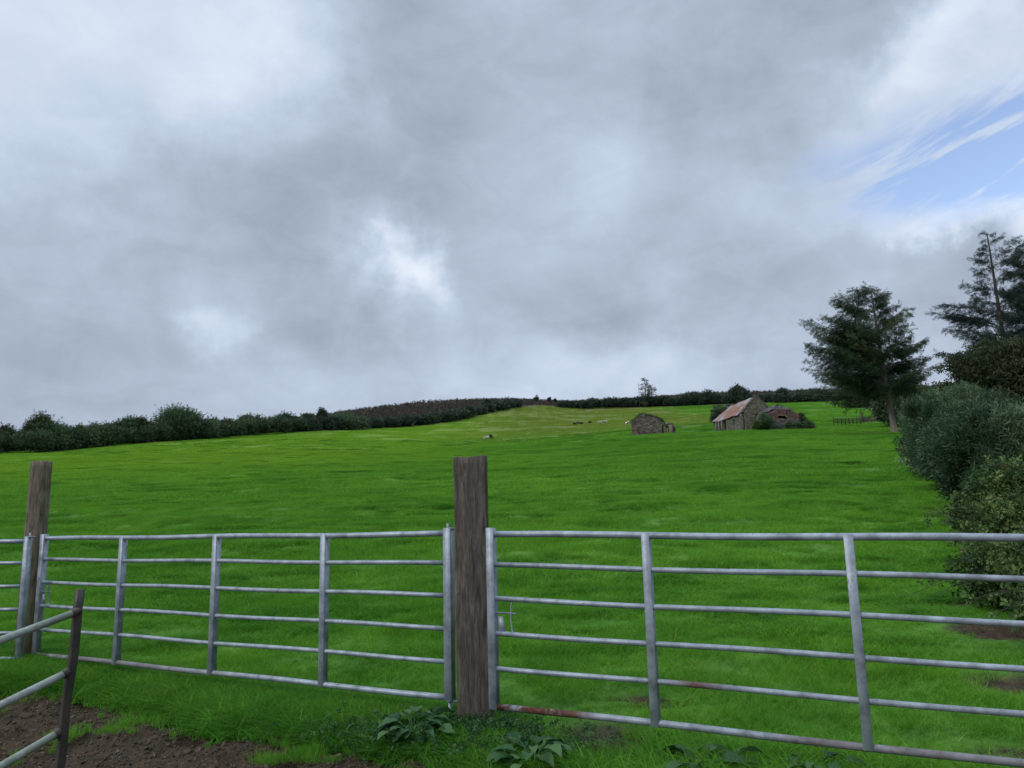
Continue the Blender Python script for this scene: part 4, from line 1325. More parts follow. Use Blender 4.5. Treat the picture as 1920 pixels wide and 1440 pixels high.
def rust_roof_mat():
    m, w = new_mat('rusty_corrugated_iron')
    tc = w.new('ShaderNodeTexCoord'); v = tc.outputs['Object']
    geo = w.new('ShaderNodeNewGeometry')
    n = w.noise(geo.outputs['Position'], 0.45, 5, 0.6, 0.4).outputs['Fac']
    n2 = w.noise(geo.outputs['Position'], 3.0, 5, 0.7).outputs['Fac']
    c = w.ramp(w.math('ADD', w.math('MULTIPLY', n, 0.8), w.math('MULTIPLY', n2, 0.2)), [(0.38, (0.20, 0.12, 0.10)), (0.46, (0.26, 0.125, 0.085)), (0.51, (0.25, 0.175, 0.155)), (0.60, (0.31, 0.30, 0.32))])
    c = w.mix(w.remap(n2, 0.55, 0.75, 0, 0.4), c, (0.12, 0.06, 0.045))
    principled(w, c, 0.75, n2, 0.2, 0.02, spec=0.2)
    return m


MAT['rust_roof'] = rust_roof_mat()
MAT['slate'] = stone_mat('old_slate', [(0.075, 0.072, 0.078), (0.115, 0.11, 0.115), (0.17, 0.16, 0.16)], 2.6, mossamt=0.6)
m_, w_ = new_mat('dark_opening'); principled(w_, (0.012, 0.011, 0.010), 1.0, spec=0.0); MAT['dark'] = m_
MAT['red_iron'] = metal_mat('red_oxide_sheet', (0.15, 0.080, 0.064), 0.12, rustcol=(0.12, 0.062, 0.046), metal=0.0)


def wall_slab(name, mat, root, A, B, tops, thick, zb, inward, jag=0.0, holes=(), seed=0, cell=0.18):
    """vertical wall from A to B (xy), outline tops=[(s,z)...], thickness inward, rectangular holes (s0,s1,z0,z1)"""
    rg = np.random.default_rng(seed)
    A = np.asarray(A, float); B = np.asarray(B, float); d = B - A; L = np.linalg.norm(d); d /= L
    ns = max(2, int(L / cell)); ss = list(np.linspace(0, L, ns + 1))
    for h in holes: ss += [h[0], h[1]]
    for t in tops: ss.append(t[0])
    ss = np.unique(np.round(ss, 4))
    zmax = max(t[1] for t in tops); nz = max(3, int((zmax - zb) / cell))
    zz = list(np.linspace(zb, zmax, nz + 1))
    for h in holes: zz += [h[2], h[3]]
    zz = np.unique(np.round(zz, 4))
    tp = np.interp(ss, [t[0] for t in tops], [t[1] for t in tops])
    if jag: tp = tp + np.where((ss > 0.01) & (ss < L - 0.01), fbm(ss * 2.3 + seed, ss * 0 + seed, 3) * jag, 0)
    ins = np.array([inward[0], inward[1], 0.0]) * thick
    idx = {}; V = []
    def vert(i, j, side):
        k = (i, j, side)
        if k not in idx:
            z = min(zz[j], tp[i]); p = np.array([A[0] + d[0] * ss[i], A[1] + d[1] * ss[i], z]) + (ins if side else 0)
            bump = (fbm(np.array(ss[i] * 3.1 + seed * 7), np.array(z * 3.3), 2)) * 0.035
            p = p + np.array([inward[0], inward[1], 0]) * (bump if not side else -bump)
            idx[k] = len(V); V.append(p)
        return idx[k]
    filled = np.zeros((len(ss) - 1, len(zz) - 1), bool)
    for i in range(len(ss) - 1):
        for j in range(len(zz) - 1):
            sc = (ss[i] + ss[i + 1]) / 2; zc = (zz[j] + zz[j + 1]) / 2
            if zz[j] >= max(tp[i], tp[i + 1]) - 1e-4: continue
            if any(h[0] < sc < h[1] and h[2] < zc < h[3] for h in holes): continue
            filled[i, j] = True
    fs = []
    nI, nJ = filled.shape
    for i in range(nI):
        for j in range(nJ):
            if not filled[i, j]: continue
            for side in (0, 1):
                q = [vert(i, j, side), vert(i + 1, j, side), vert(i + 1, j + 1, side), vert(i, j + 1, side)]
                fs.append(q if side == 0 else q[::-1])
            for (di, dj, e0, e1) in ((-1, 0, (i, j), (i, j + 1)), (1, 0, (i + 1, j), (i + 1, j + 1)), (0, -1, (i, j), (i + 1, j)), (0, 1, (i, j + 1), (i + 1, j + 1))):
                a_, b_ = i + di, j + dj
                if 0 <= a_ < nI and 0 <= b_ < nJ and filled[a_, b_]: continue
                fs.append([vert(*e0, 0), vert(*e1, 0), vert(*e1, 1), vert(*e0, 1)])
    mb = MB(); mb.add(np.array(V), np.array(fs))
    o = mb.build(name, mat, root)
    return o


def corr_sheet(name, mat, root, p00, p10, p01, p11, thick=0.04, n=60, sag=0.06, amp=0.03, seed=0, nv=14):
    """corrugated roof slope: p00 eave start, p10 eave end, p01 ridge start, p11 ridge end"""
    p00, p10, p01, p11 = [np.array(p, float) for p in (p00, p10, p01, p11)]
    nrm = np.cross(p10 - p00, p01 - p00); nrm /= np.linalg.norm(nrm)
    if nrm[2] < 0: nrm = -nrm
    V = []
    for s in (0, 1):
        for j in range(nv + 1):
            for i in range(n + 1):
                a, b = i / n, j / nv
                p = (p00 * (1 - a) + p10 * a) * (1 - b) + (p01 * (1 - a) + p11 * a) * b
                w_ = amp * math.sin(i * PI * 0.66) + sag * float(fbm(np.array(a * 4 + seed), np.array(b * 3.0), 2))
                edge = 0.10 * float(fbm(np.array(a * 9 + seed), np.array(7.0), 2)) * (1 if b < 0.01 else 0)
                V.append(p + nrm * (w_ - thick * s) + (p00 - p01) / np.linalg.norm(p00 - p01) * edge)
    m = (n + 1) * (nv + 1); fs = []
    for j in range(nv):
        for i in range(n):
            q = [j * (n + 1) + i, j * (n + 1) + i + 1, (j + 1) * (n + 1) + i + 1, (j + 1) * (n + 1) + i]
            fs.append(q); fs.append([x + m for x in q[::-1]])
    for i in range(n):
        for j in (0, nv):
            a = j * (n + 1) + i; fs.append([a, a + 1, a + 1 + m, a + m])
    for j in range(nv):
        for i in (0, n):
            a = j * (n + 1) + i; b = a + n + 1; fs.append([a, b, b + m, a + m])
    mb = MB(); mb.add(np.array(V), np.array(fs)); return mb.build(name, mat, root)


def buildings():
    # ---- barn: near corner under the roof, long wall recedes to the left
    nc = hit(1391, 807)
    Yb = nc[1]; mp = Yb / F
    far = at(1340, 800, Yb * 1.085)
    g0 = nc[:2]
    dl = np.array([far[0] - g0[0], far[1] - g0[1]]); LL = np.linalg.norm(dl); dl /= LL       # along long wall, going away
    dg = np.array([dl[1], -dl[0]])                                      # along the gable to the right
    if dg[0] < 0: dg = -dg
    GW = 5.6 * Yb / 118
    zE = at(1390, 776, Yb)[2]; zA = at(1418, 742, Yb)[2]
    g1 = g0 + dg * GW; f0 = g0 + dl * LL; f1 = g1 + dl * LL
    zg = lambda p: float(ground_z(p[0], p[1]))
    root = empty('stone_barn', (g0[0], g0[1], nc[2]), 'roofed stone barn with a rusty corrugated roof and open bays on its left side', 'barn')
    T = 0.5; inl = dg
    zb = min(zg(g0), zg(g1), zg(f0), zg(f1)) - 0.6
    zf = zg(f0)
    # long wall facing the camera: doorway bays at the far end
    H = [(LL * .72, LL * .78, zf - 0.9, zE - .35), (LL * .80, LL * .855, zf - .9, zE - .35), (LL * .885, LL * .93, zf - .9, zE - .35), (LL * .24, LL * .31, zg(g0) + 0.9, zg(g0) + 1.75)]
    H = [(LL * .56, LL * .68, zf - 1.2, zE - .25), (LL * .71, LL * .79, zf - 1.2, zE - .25), (LL * .82, LL * .90, zf - 1.2, zE - .25), H[3]]
    wall_slab('wall', MAT['stone'], root, g0, f0, [(0, zE), (LL, zE)], T, zb, inl, 0, H, 1)
    wall_slab('wall', MAT['stone_yellow'], root, g0 + dl * 0.0 + dg * T, g1 - dg * T, [(0, zE + T * (zA - zE) / (GW / 2)), (GW / 2 - T, zA), (GW - 2 * T, zE + T * (zA - zE) / (GW / 2))], T, zb, dl, 0.0, [], 2)
    wall_slab('wall', MAT['stone'], root, f0 + dg * T, f1 - dg * T, [(0, zE + T * (zA - zE) / (GW / 2)), (GW / 2 - T, zA - 0.1), (GW - 2 * T, zE)], T, zb, -dl, 0.1, [], 3)
    wall_slab('wall', MAT['stone'], root, g1, f1, [(0, zE), (LL, zE)], T, zb, -dg, 0, [], 4)
    up = np.array([0, 0, 1.0])
    e3 = lambda p, z: np.array([p[0], p[1], z])
    rm0 = g0 + dg * GW / 2; rm1 = f0 + dg * GW / 2
    ov = 0.18
    corr_sheet('roof', MAT['rust_roof'], root, e3(g0 - dg * 0.25 + dl * .45, zE - .12), e3(f0 - dg * .25 + dl * ov, zE - .05), e3(rm0 + dl * .45, zA + .02), e3(rm1 + dl * ov, zA - .10), seed=2, n=70, sag=0.16)
    corr_sheet('roof', MAT['rust_roof'], root, e3(g1 + dg * .2 + dl * .45, zE - .05), e3(f1 + dg * .2 + dl * ov, zE - .05), e3(rm0 + dl * .45, zA + .02), e3(rm1 + dl * ov, zA - .10), seed=5, n=60, sag=0.16)
    # raised gable coping stones along both rakes
    mb = MB()
    for sgn in (0, 1):
        pa = e3(g0 if sgn == 0 else g1, zE + .02); pb = e3(rm0, zA + .10)
        for k in range(11):
            c = pa + (pb - pa) * (k + .5) / 11
            ln = np.linalg.norm(pb - pa) / 11
            mb.box(c + np.array([dl[0], dl[1], 0]) * .24, ln * .82, .52, .26 + rng.normal(0, .02), math.atan2(dg[1], dg[0]), bev=.02)
    mb.build('coping', MAT['stone'], root)
    # ragged stub at the broken far ridge
    mb = MB()
    for k in range(6):
        mb.box(e3(rm1 + dg * rng.normal(0, .35) - dl * rng.uniform(.0, .5), zA - .1 + rng.uniform(0, .22)), .4, .35, .25, rng.random(), bev=.04)
    mb.build('broken_ridge', MAT['slate'], root)
    # pale posts between the bays
    for k in (.695, .805, .92):
        p = g0 + dl * LL * k - dg * .06
        mb = MB(); mb.box((p[0], p[1], (zf - .6 + zE - .3) / 2 + .05), .28, .2, zE - .3 - zf + .8, math.atan2(dl[1], dl[0]), bev=.02)
        mb.build('bay_pillar', MAT['bark_light'], root)
    # ---- lean-to outbuilding against the gable
    b0 = hit(1413, 804); Ys = b0[1]
    s0 = g0 + dg * (GW * .42) - dl * 3.2; 
    WL = 62 * Ys / F / max(dg[0], .5) * 0.98
    s1 = s0 + dg * WL
    zs = zg(s0 + dg * WL / 2)
    zp = at(1442, 756, s0[1])[2]; ze0 = at(1412, 774, s0[1])[2]; ze1 = at(1474, 775, s0[1])[2]
    r2 = empty('stone_outbuilding', (s0[0], s0[1], zs), 'collapsing low outbuilding with rusty red sheeting, against the right end of the barn', 'outbuilding')
    zlow = at(1442, 785, s0[1])[2]
    wall_slab('wall', MAT['stone'], r2, s0, s1, [(0, zlow - .2), (WL * .5, zlow), (WL, zlow - .1)], .45, zs - 1.2, dl, .12, [(WL * .06, WL * .2, zs - 1.0, zlow - .5)], 7)
    wall_slab('wall', MAT['stone'], r2, s0, s0 + dl * 3.0, [(0, ze0 - .1), (3.0, ze0)], .4, zs - 1.2, dg, .1, [], 8)
    wall_slab('wall', MAT['stone_brown'], r2, s1, s1 + dl * 3.6, [(0, ze1 - .3), (1.8, ze1), (3.6, ze1 - .2)], .4, zs - 1.2, -dg, .15, [], 9)
    wall_slab('wall', MAT['stone_brown'], r2, s0 + dl * 2.9 + dg * .45, s1 + dl * 2.9 - dg * .45, [(0, ze0), (WL * .5, zp - .3), (WL - .9, ze1)], .3, zs - 1.2, dl, .0, [], 10)
    # gable infill: broken red iron sheets, gaps left dark
    gA_ = s0 + dl * .2; mid = s0 + dg * WL / 2 + dl * .2; gB_ = s1 + dl * .2
    for i, (a, b, zl, zh0, zh1) in enumerate([(.06, .34, zlow - .35, zlow + .75, zlow + 1.3), (.34, .60, zlow + .42, zlow + 1.35, zlow + 1.35), (.62, .72, zlow - .2, zlow + 1.3, zlow + 1.25), (.72, .97, zlow - .25, zlow + 1.2, zlow + .65), (.34, .50, zlow - .12, zlow + .06, zlow + .08)]):
        pa = s0 + dg * WL * a + dl * (.12 + .03 * i); pb = s0 + dg * WL * b + dl * (.12 + .03 * i)
        corr_sheet('iron_sheet', MAT['red_iron'], r2, e3(pa, zl), e3(pb, zl), e3(pa, zh0), e3(pb, zh1), thick=.015, n=16, nv=5, sag=.05, amp=.015, seed=i)
    # grey roof slopes sagging back to the barn gable
    zr = zp; zh_ = at(1442, 768, s0[1])[2]
    corr_sheet('roof', MAT['slate'], r2, e3(s0 - dg * .15 + dl * .3, ze0), e3(s0 - dg * .15 + dl * 3.1, ze0 + .1), e3(mid + dl * .9, zr), e3(mid + dl * 3.0, zr + .05), n=20, sag=.22, amp=.01, seed=11)
    corr_sheet('roof', MAT['slate'], r2, e3(s1 + dg * .15 + dl * .3, ze1), e3(s1 + dg * .15 + dl * 3.6, ze1 + .1), e3(mid + dl * .9, zr), e3(mid + dl * 3.4, zr + .05), n=20, sag=.22, amp=.01, seed=12)
    corr_sheet('roof', MAT['slate'], r2, e3(s0 + dl * .12 + dg * .5, zh_), e3(s1 + dl * .12 - dg * .5, zh_), e3(mid + dl * .88 - dg * .02, zr), e3(mid + dl * .88 + dg * .02, zr), n=22, sag=.12, amp=.01, seed=13)
    # plants around the buildings
    def shrub(u, v, dY, r, vt, lab, mat, seed, name='ivy_bush'):
        p = hit(u, v); x = at(u, v, p[1] + dY)[0]; y = p[1] + dY; gz = float(ground_z(x, y)); h = at(u, vt, y)[2] - gz
        L = blobset((x, y), r, h, 5, np.random.default_rng(seed), gz)
        bush(name, L, (x, y, gz), MAT[mat], lab, 'bush', None, n=2600, nclump=70, cr=.22, size=.34, shell=.5, seed=seed, stems=8, stemr=.03)
    shrub(1357, 806, 14, 2.3, 755, 'dark ivy-like bush rising behind the left slope of the barn roof', 'hedge_dark', 401)
    yb = s0[1]
    for (k, oy, r, vt, lab, mt, sd) in [(-.04, -.4, .7, 774, 'dark green ivy bush in the angle between barn and outbuilding', 'hedge', 402), (-.26, -.3, .6, 792, 'yellowish bush at the foot of the barn gable', 'bramble', 403),
                                        (1.06, .6, .75, 772, 'brownish bush at the right end of the outbuilding', 'tree_olive', 404), (1.22, .2, .6, 795, 'low green weeds trailing right of the outbuilding', 'hedge', 405), (.62, -.6, .6, 798, 'low dark nettles along the front of the outbuilding', 'hedge', 406), (.95, -.6, .6, 797, 'low nettle clump at the right corner of the outbuilding front', 'hedge', 407)]:
        p = s0 + dg * WL * k + np.array([0, oy]); gz = zg(p); h = max(.5, at(1440, vt, p[1])[2] - gz)
        L = blobset(p, r, h, 5, np.random.default_rng(sd), gz)
        bush('ivy_bush', L, (p[0], p[1], gz), MAT[mt], lab, 'bush', None, n=1700, nclump=60, cr=.2, size=.3, shell=.5, seed=sd, stems=8, stemr=.03)
    # pale stone lying in front
    q = hit(1421, 807)
    mb = MB()
    th = np.linspace(0, 2 * PI, 13)[:-1]
    prof = [(.05, .42), (.22, .5), (.36, .38), (.42, .12)]
    vs = []
    for z, r in prof:
        for k, t in enumerate(th): vs.append((q[0] + r * .95 * math.cos(t) * (1 + .12 * math.sin(3 * t + z * 9)), q[1] + r * .7 * math.sin(t), q[2] + z * .45 + .03 * math.sin(2 * t)))
    fs = [(a * 12 + k, a * 12 + (k + 1) % 12, a * 12 + 12 + (k + 1) % 12, a * 12 + 12 + k) for a in range(3) for k in range(12)]
    mb.add(vs, fs); mb.add([(q[0], q[1], q[2] + .2)] + [vs[36 + k] for k in range(12)], [(0, 1 + k, 1 + (k + 1) % 12, 0) for k in range(12)])
    m2, w2 = new_mat('pale_stone'); principled(w2, (0.45, 0.45, 0.40), 0.9)
    o = mb.build('boulder', m2, smooth=True, origin=q); tag(o, 'pale stone lying in the grass in front of the outbuilding', 'boulder')

    # ---- roofless ruin to the left
    a0 = hit(1185, 817); a1 = hit(1249, 815)
    Yr = a0[1]; mp = Yr / F
    A = a0[:2]; dn = A / np.linalg.norm(A) * 1.0; dn = np.array([dn[0] + .02, dn[1]]); dn /= np.linalg.norm(dn); d = np.array([dn[1], -dn[0]])
    WW = 63.0 * Yr / F; X1 = A + d * WW
    zz = lambda v: at(1215, v, Yr)[2]
    gz = zg(A)
    r3 = empty('ruined_cottage', (A[0], A[1], gz), 'roofless brown stone ruin with a moss-topped humped gable, left of the barn', 'ruin')
    wpx = 64.0
    T_ = [(0, zz(793)), (8 / 64 * WW, zz(787)), (15 / 64 * WW, zz(779)), (22 / 64 * WW, zz(777)), (30 / 64 * WW, zz(779)), (37 / 64 * WW, zz(782)), (45 / 64 * WW, zz(783)), (54 / 64 * WW, zz(788)), (60 / 64 * WW, zz(793)), (WW, zz(800))]
    wall_slab('wall', MAT['stone_brown'], r3, A, X1, T_, .55, gz - .8, dn, .10, [(WW * .86, WW * .93, gz - .6, zz(796))], 21)
    wall_slab('wall', MAT['stone_brown'], r3, A + dn * .56, A + dn * 6, [(0, zz(793)), (3, zz(794)), (5.4, zz(796))], .5, gz - .8, d, .25, [], 22)
    wall_slab('wall', MAT['stone_brown'], r3, X1 + dn * .56, X1 + dn * 6, [(0, zz(797)), (2.5, zz(800)), (5.4, zz(797))], .5, gz - .8, -d, .3, [], 23)
    wall_slab('wall', MAT['stone_brown'], r3, A + dn * 6, X1 + dn * 6, [(0, zz(797)), (WW * .5, zz(790)), (WW, zz(799))], .5, gz - .8, -dn, .3, [], 24)
    # moss and grass capping the wall head
    mb = MB(); rg = np.random.default_rng(31); n = 1100
    s = rg.random(n) * WW; zt = np.interp(s, [t[0] for t in T_], [t[1] for t in T_])
    P = np.stack([A[0] + d[0] * s + dn[0] * .27 + rg.normal(0, .15, n), A[1] + d[1] * s + dn[1] * .27 + rg.normal(0, .15, n), zt + rg.normal(0, .08, n)], 1)
    stamp(mb, LEAFY[0], LEAFY[1], P, rg.normal(size=(n, 3)) * .5 + np.array([0, 0, .8]), rg.uniform(.12, .3, n), rg.random(n), rg=rg)
    mb.build('moss_cap', MAT['hedge'], r3)
    # small annexe with a pale pier
    c0 = X1 + d * .04 + dn * .3; c1 = c0 + d * (17 * Yr / F); w2_ = np.linalg.norm(c1 - c0)
    wall_slab('annexe_wall', MAT['stone_brown'], r3, c0, c1, [(0, zz(797)), (w2_ * .3, zz(793)), (w2_ * .7, zz(794)), (w2_, zz(803))], 2.2, gz - .8, dn, .12, [(w2_ * .05, w2_ * .25, gz - .5, zz(801))], 25)
    mb = MB(); pc_ = c0 + d * (8.5 * Yr / F) - dn * .2; zt_ = zz(799)
    mb.box((pc_[0], pc_[1], (zt_ + gz - .4) / 2), .52, .3, zt_ - gz + .4, math.atan2(d[1], d[0]), bev=.03); mb.build('pier', MAT['bark_light'], r3)
    return


buildings()


# ------------------------------------------------------------------ far fence, rubble under the larch
def far_fence():
    a = hit(1564, 797); Y = a[1]; b = at(1614, 794, Y + 1.0)
    A = a[:2]; B = b[:2]; L = np.linalg.norm(B - A); d = (B - A) / L
    root = empty('rail_fence', a, 'low weathered wooden fence in the pasture left of the larch trunks', 'fence')
    n = 8
    for k in range(n):
        p = A + d * L * k / (n - 1); g = float(ground_z(p[0], p[1])); h = 1.15 if k in (0, n - 1) else 1.0
        mb = MB(); mb.box((p[0], p[1], g + h / 2 - .1), .12, .1, h + .2, math.atan2(d[1], d[0]), bev=.01); mb.build('post', MAT['rail_wood'], root)
    for hz in (.35, .85):
        mb = MB(); g0 = float(ground_z(*A)); g1 = float(ground_z(*B))
        o_ = np.array([0, -.09, 0])
        mb.tube([np.array([A[0], A[1], g0 + hz]) + o_, np.array([B[0], B[1], g1 + hz]) + o_], .045, 6); mb.build('rail', MAT['rail_wood'], root)
    # low stone wall stub with a post, under the tree
    a = hit(1617, 792); b2 = at(1646, 789, a[1] + .8)
    A = a[:2]; B = b2[:2]; d = (B - A); L = np.linalg.norm(d); d /= L
    g = a[2]
    r = empty('rubble_wall', a, 'low brown broken wall with an upright stub beside the larch trunks', 'wall')
    z = lambda v: at(1630, v, a[1])[2]
    wall_slab('wall', MAT['stone_brown'], r, A, B, [(0, z(783)), (L * .3, z(781)), (L * .6, z(784)), (L, z(785))], .6, g - .6, np.array([-d[1], d[0]]), .2, [], 41)
    mb = MB(); mb.box((A[0] - .05, A[1] - .12, (z(773) + g - .3) / 2), .24, .2, z(773) - g + .3, 0, bev=.02); mb.build('post', MAT['rail_wood'], r)


far_fence()


# ------------------------------------------------------------------ cattle
def hide_mat(name, c1, c2=None, th=0.55):
    m, w = new_mat(name)
    if c2:
        tc = w.new('ShaderNodeTexCoord')
        n = w.noise(tc.outputs['Object'], 1.1, 3, 0.5).outputs['Fac']
        principled(w, w.mix(w.remap(n, th - .02, th + .02), c1, c2), 0.8)
    else: principled(w, c1, 0.8)
    return m


MAT['hide_black'] = hide_mat('black_hide', (0.018, 0.016, 0.015))
MAT['hide_white'] = hide_mat('cream_hide', (0.42, 0.40, 0.32))
MAT['hide_pied'] = hide_mat('pied_hide', (0.60, 0.58, 0.50), (0.02, 0.018, 0.016), 0.52)
MAT['horn'] = hide_mat('muzzle_skin', (0.16, 0.09, 0.075))


def cow(p, yaw, mat, label, lying=False, graze=False):
    """cow along +x; skeleton skinned into one continuous body"""
    root = empty('cow', p, label, 'cow', 'cattle grazing and resting on the hill')
    root.rotation_euler = (0, 0, yaw); root.scale = (.66, .66, .66)
    z = 0.55 if lying else 1.05
    J = [(-.62, 0, z + .05), (-.2, 0, z), (.25, 0, z - .02), (.62, 0, z + .05)]
    R_ = [(.27, .27), (.36, .38), (.36, .38), (.26, .34)]
    E = [(0, 1), (1, 2), (2, 3)]
    def add(c, r, par): J.append(c); R_.append(r); E.append((par, len(J) - 1)); return len(J) - 1
    if graze:
        a = add((.95, 0, z - .15), (.15, .19), 3); b = add((1.2, 0, z - .55), (.12, .14), a); c = add((1.38, 0, .14), (.075, .08), b)
        head = J[b]
    else:
        a = add((.92, 0, z + .28), (.14, .18), 3); b = add((1.16, 0, z + .42), (.12, .14), a); c = add((1.48, 0, z + .22), (.075, .08), b)
        head = J[b]
    for sx, par in ((-.68, 0), (.6, 3)):
        for sy in (-1, 1):
            if lying:
                k = add((sx + (.1 if sx < 0 else .0), sy * .34, .36), (.14, .15), par)
                k = add((sx + .40, sy * .42, .14), (.075, .08), k); add((sx + .05, sy * .46, .07), (.045, .045), k)
            else:
                k = add((sx, sy * .2, .82), (.13, .15), par)
                kx = sx + (.10 if sx < 0 else .02)
                k = add((kx - (.0 if sx > 0 else .0), sy * .2, .56), (.075, .085), k)
                k = add((sx - (.10 if sx < 0 else -.01), sy * .2, .36), (.055, .06), k)
                k = add((sx - (.05 if sx < 0 else 0), sy * .2, .08), (.048, .05), k); add((sx + .04, sy * .2, .03), (.06, .045), k)
    k = add((-.80, 0, z + .12), (.05, .05), 0); k = add((-.90, 0, z - .25), (.025, .025), k); add((-.89, 0, max(.12, z - .72)), (.045, .045), k)
    for sy in (-1, 1):
        add((head[0] - .06, sy * .2, head[2] + .08), (.045, .025), b)
    me = bpy.data.meshes.new('body'); me.from_pydata(J, E, []); me.materials.append(mat)
    o = bpy.data.objects.new('body', me); S.collection.objects.link(o); o.parent = root
    sk = o.modifiers.new('skin', 'SKIN'); sk.use_smooth_shade = True
    for i, v in enumerate(me.skin_vertices[0].data):
        v.radius = R_[i]; v.use_root = (i == 1)
    sb = o.modifiers.new('sub', 'SUBSURF'); sb.levels = 1; sb.render_levels = 2
    mz = MB(); q = np.array(J[c]); mz.tube([q + np.array([-.02, 0, .02]), q + np.array([.05, 0, -.02]), q + np.array([.09, 0, -.04])], [.085, .075, .04], 10)
    mo = mz.build('muzzle', MAT['horn'], origin=(0, 0, 0)); mo.parent = root; mo.location = (0, 0, 0)


def cattle():
    for (u, v, yaw, m, lab, ly, gr) in [
        (911, 824, 0.15, 'hide_white', 'cream cow lying beside the black cow, nearest pair on the hill', True, False),
        (921, 824, 1.3, 'hide_black', 'black cow standing beside the cream cow in the middle of the field', False, True),
        (1078, 797, 0.2, 'hide_black', 'leftmost of the black cows lying in the distant row', True, False),
        (1090, 796, 3.0, 'hide_black', 'second black cow lying in the distant row', True, False),
        (1106, 794, 1.0, 'hide_black', 'third small black cow lying in the distant row beside the cream cow', True, False),
        (1124, 794, 0.1, 'hide_white', 'large cream cow lying right of the black cows', True, False),
        (1134, 793, 0.3, 'hide_white', 'small cream calf at the right end of the distant row', True, False),
        (1176, 799, -1.2, 'hide_pied', 'pied black and white cow standing just left of the stone ruin', False, False)]:
        p = hit(u, v)
        cow(p, yaw, MAT[m], lab, ly, gr)


cattle()


# ------------------------------------------------------------------ docks and weeds by the gate
def dock(p, R, n, label, seed, hmax=0.22, big=1.0):
    rg = np.random.default_rng(seed)
    root = empty('dock_plant', p, label, 'plant', 'broad-leaved dock plants in front of the gates')
    lf = MB(); st = MB()
    for i in range(n):
        a = 2 * PI * (i * 0.382) + rg.normal(0, .3)
        el = rg.uniform(0.35, 1.1)
        L = rg.uniform(.11, .19) * big; W = L * rg.uniform(.42, .6)
        stem = R * rg.uniform(.25, 1.0)
        d = np.array([math.cos(a), math.sin(a), 0]); up = np.array([0, 0, 1.0]); sd = np.cross(d, up)
        b = np.asarray(p) + d * 0.02
        h = hmax * rg.uniform(.35, 1.0)
        tip0 = b + d * stem + up * h
        st.tube([b, b + d * stem * .5 + up * h * .8, tip0], [.005, .0045, .004], 5)
        nu = 7
        V = []
        twist = rg.normal(0, .25)
        for k in range(nu):
            t = k / (nu - 1)
            wv = W * .5 * math.sin(PI * min(1, (t * .93 + .07)) ** .75) * (1 if 0 < k < nu - 1 else .12)
            c = tip0 + d * L * t + up * (L * (.45 * el * t - .45 * t * t))
            for j in (-1, -.5, 0, .5, 1):
                V.append(c + sd * wv * j * math.cos(twist) + up * (abs(j) * wv * .35 + wv * j * math.sin(twist)) + up * rg.normal(0, .0035))
        fs = [(k * 5 + j, k * 5 + j + 1, k * 5 + j + 6, k * 5 + j + 5) for k in range(nu - 1) for j in range(4)]
        lf.add(np.array(V), fs, rg.random() * .9)
    lf.build('leaves', MAT['dock'], root, smooth=True); st.build('stalks', MAT['dock'], root)


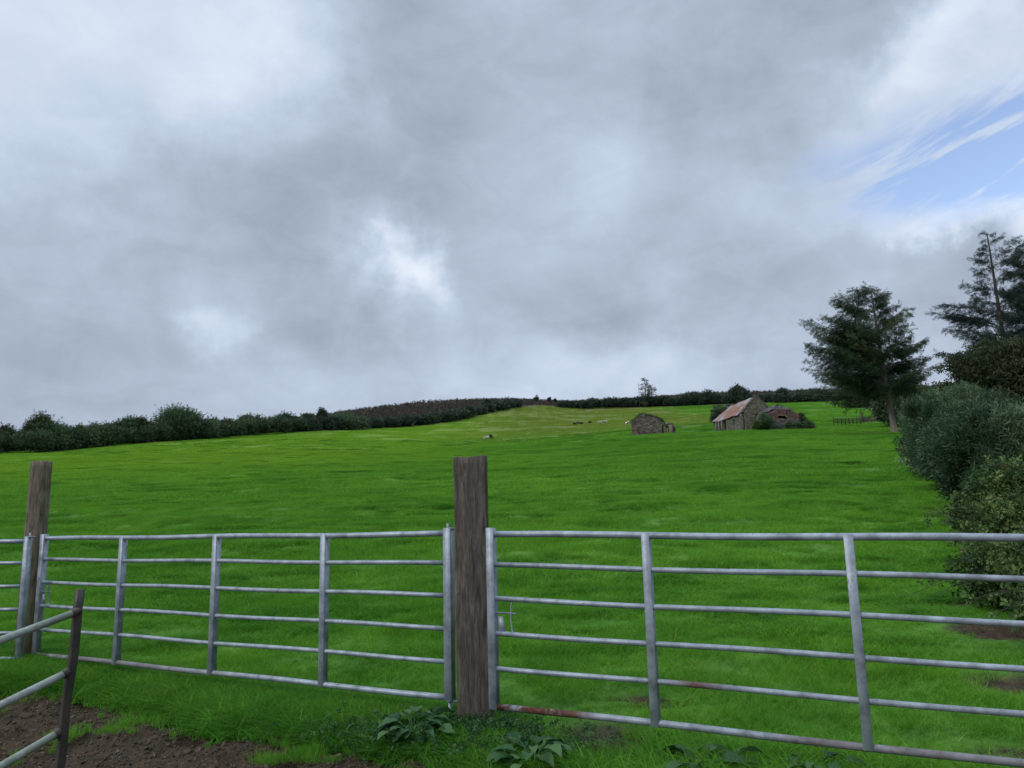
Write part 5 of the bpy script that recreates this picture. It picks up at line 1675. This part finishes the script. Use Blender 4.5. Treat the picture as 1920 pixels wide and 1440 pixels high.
def weeds():
    for (u, v, R, n, lab, sd, h, big) in [
        (775, 1396, .17, 30, 'broad dock plant just left of the sleeper post foot', 1, .17, .9),
        (700, 1375, .14, 14, 'small dock plant left of the one by the sleeper post', 2, .10, .5),
        (1000, 1440, .16, 20, 'glossy dock plant right of the sleeper post at the bottom edge', 3, .15, .95),
        (1320, 1450, .22, 30, 'wide dock plant under the middle of the right gate', 4, .10, .85),
        (1530, 1455, .14, 16, 'greyish dock plant near the second upright of the right gate', 5, .09, .65),
        (830, 1370, .12, 18, 'small-leaved weed against the left side of the sleeper post', 6, .12, .45),
        (1430, 1160, .10, 10, 'small dock plant in the pasture behind the right gate', 7, .06, .5)]:
        p = hit(u, v); dock(p, R, n, lab, sd, h, big)
    # low nettle and clover cover at the post foot
    rg = np.random.default_rng(12); mb = MB(); n = 5200
    c = np.array([pc[0] - .12, 5.12]); X = c[0] + rg.normal(0, .42, n); Y = c[1] + rg.normal(0, .13, n) - .25 * (X - c[0])
    Z = ground_z(X, Y) + rg.uniform(.0, .09, n)
    k = fbm(X * 4, Y * 4, 3) > -.35
    P = np.stack([X, Y, Z], 1)[k]
    stamp(mb, LEAFY[0], LEAFY[1], P, rg.normal(size=P.shape) * .6 + np.array([0, 0, .5]), rg.uniform(.02, .05, len(P)), rg.random(len(P)), rg=rg)
    o = mb.build('ground_cover', MAT['dock']); tag(o, 'low small-leaved weeds around the foot of the sleeper post', 'weeds', kind='stuff')
    # broken red brick in the mud
    q = hit(924, 1437)
    bm, w = new_mat('broken_brick'); geo = w.new('ShaderNodeNewGeometry')
    nn = w.noise(geo.outputs['Position'], 40, 5, .7).outputs['Fac']
    principled(w, w.ramp(nn, [(.35, (.16, .07, .045)), (.6, (.34, .17, .11)), (.75, (.45, .30, .22))]), .9, nn, .8, .01)
    bmh = bmesh.new(); bmesh.ops.create_cube(bmh, size=1.0); bmesh.ops.subdivide_edges(bmh, edges=bmh.edges[:], cuts=4, use_grid_fill=True)
    for v in bmh.verts:
        co = v.co
        f_ = 1 + .25 * float(fbm(np.array(co.x * 3 + co.z), np.array(co.y * 3 + co.z * 2), 3))
        v.co = Vector((co.x * .065 * f_, co.y * .05 * f_, co.z * .075 * f_ + (.02 if co.x > 0 and co.z > 0 else 0)))
    me = bpy.data.meshes.new('brick'); bmh.to_mesh(me); bmh.free(); me.materials.append(bm)
    o = bpy.data.objects.new('broken_brick', me); S.collection.objects.link(o); o.location = Vector(q) + Vector((0, 0, .02)); o.rotation_euler = (.2, .3, .5)
    tag(o, 'broken orange brick in the soil at the bottom edge below the sleeper post', 'brick')
    # clods and small stones in the mud
    mb = MB(); rg = np.random.default_rng(77); n = 26000
    X = rg.uniform(-4.6, .4, n); Y = rg.uniform(3.7, 7.0, n); k = mud(X, Y) > .6; X = X[k]; Y = Y[k]; n = len(X)
    Z = ground_z(X, Y) + fbm(X * 5, Y * 5, 5) * .060 + np.abs(fbm(X * 11 + 9, Y * 11, 3)) * .045 - .028
    ico_v = np.array([(0, 0, 1), (.9, 0, .3), (.28, .85, .3), (-.72, .52, .3), (-.72, -.52, .3), (.28, -.85, .3), (0, 0, -1)])
    ico_f = np.array([(0, 1, 2, 0), (0, 2, 3, 0), (0, 3, 4, 0), (0, 4, 5, 0), (0, 5, 1, 0), (6, 2, 1, 6), (6, 3, 2, 6), (6, 4, 3, 6), (6, 5, 4, 6), (6, 1, 5, 6)])
    stamp(mb, ico_v * np.array([1.5, 1.1, .6]), ico_f, np.stack([X, Y, Z], 1), rand_dirs(n, rg), rg.gamma(1.5, .0036, n), rg.random(n), rg=rg)
    cm, w = new_mat('clods'); rn = w.new('ShaderNodeAttribute', attribute_name='rnd').outputs['Fac']
    geo = w.new('ShaderNodeNewGeometry'); nn = w.noise(geo.outputs['Position'], 45, 4, .7).outputs['Fac']
    principled(w, w.mix(nn, w.ramp(rn, [(0, (.03, .021, .011)), (.7, (.10, .07, .038)), (.97, (.20, .15, .09))]), (.05, .034, .024)), .75, nn, .5, .01, spec=.3)
    o = mb.build('mud_clods', cm); tag(o, 'dark trodden clods and small stones in the muddy yard', 'clods', kind='stuff')


weeds()
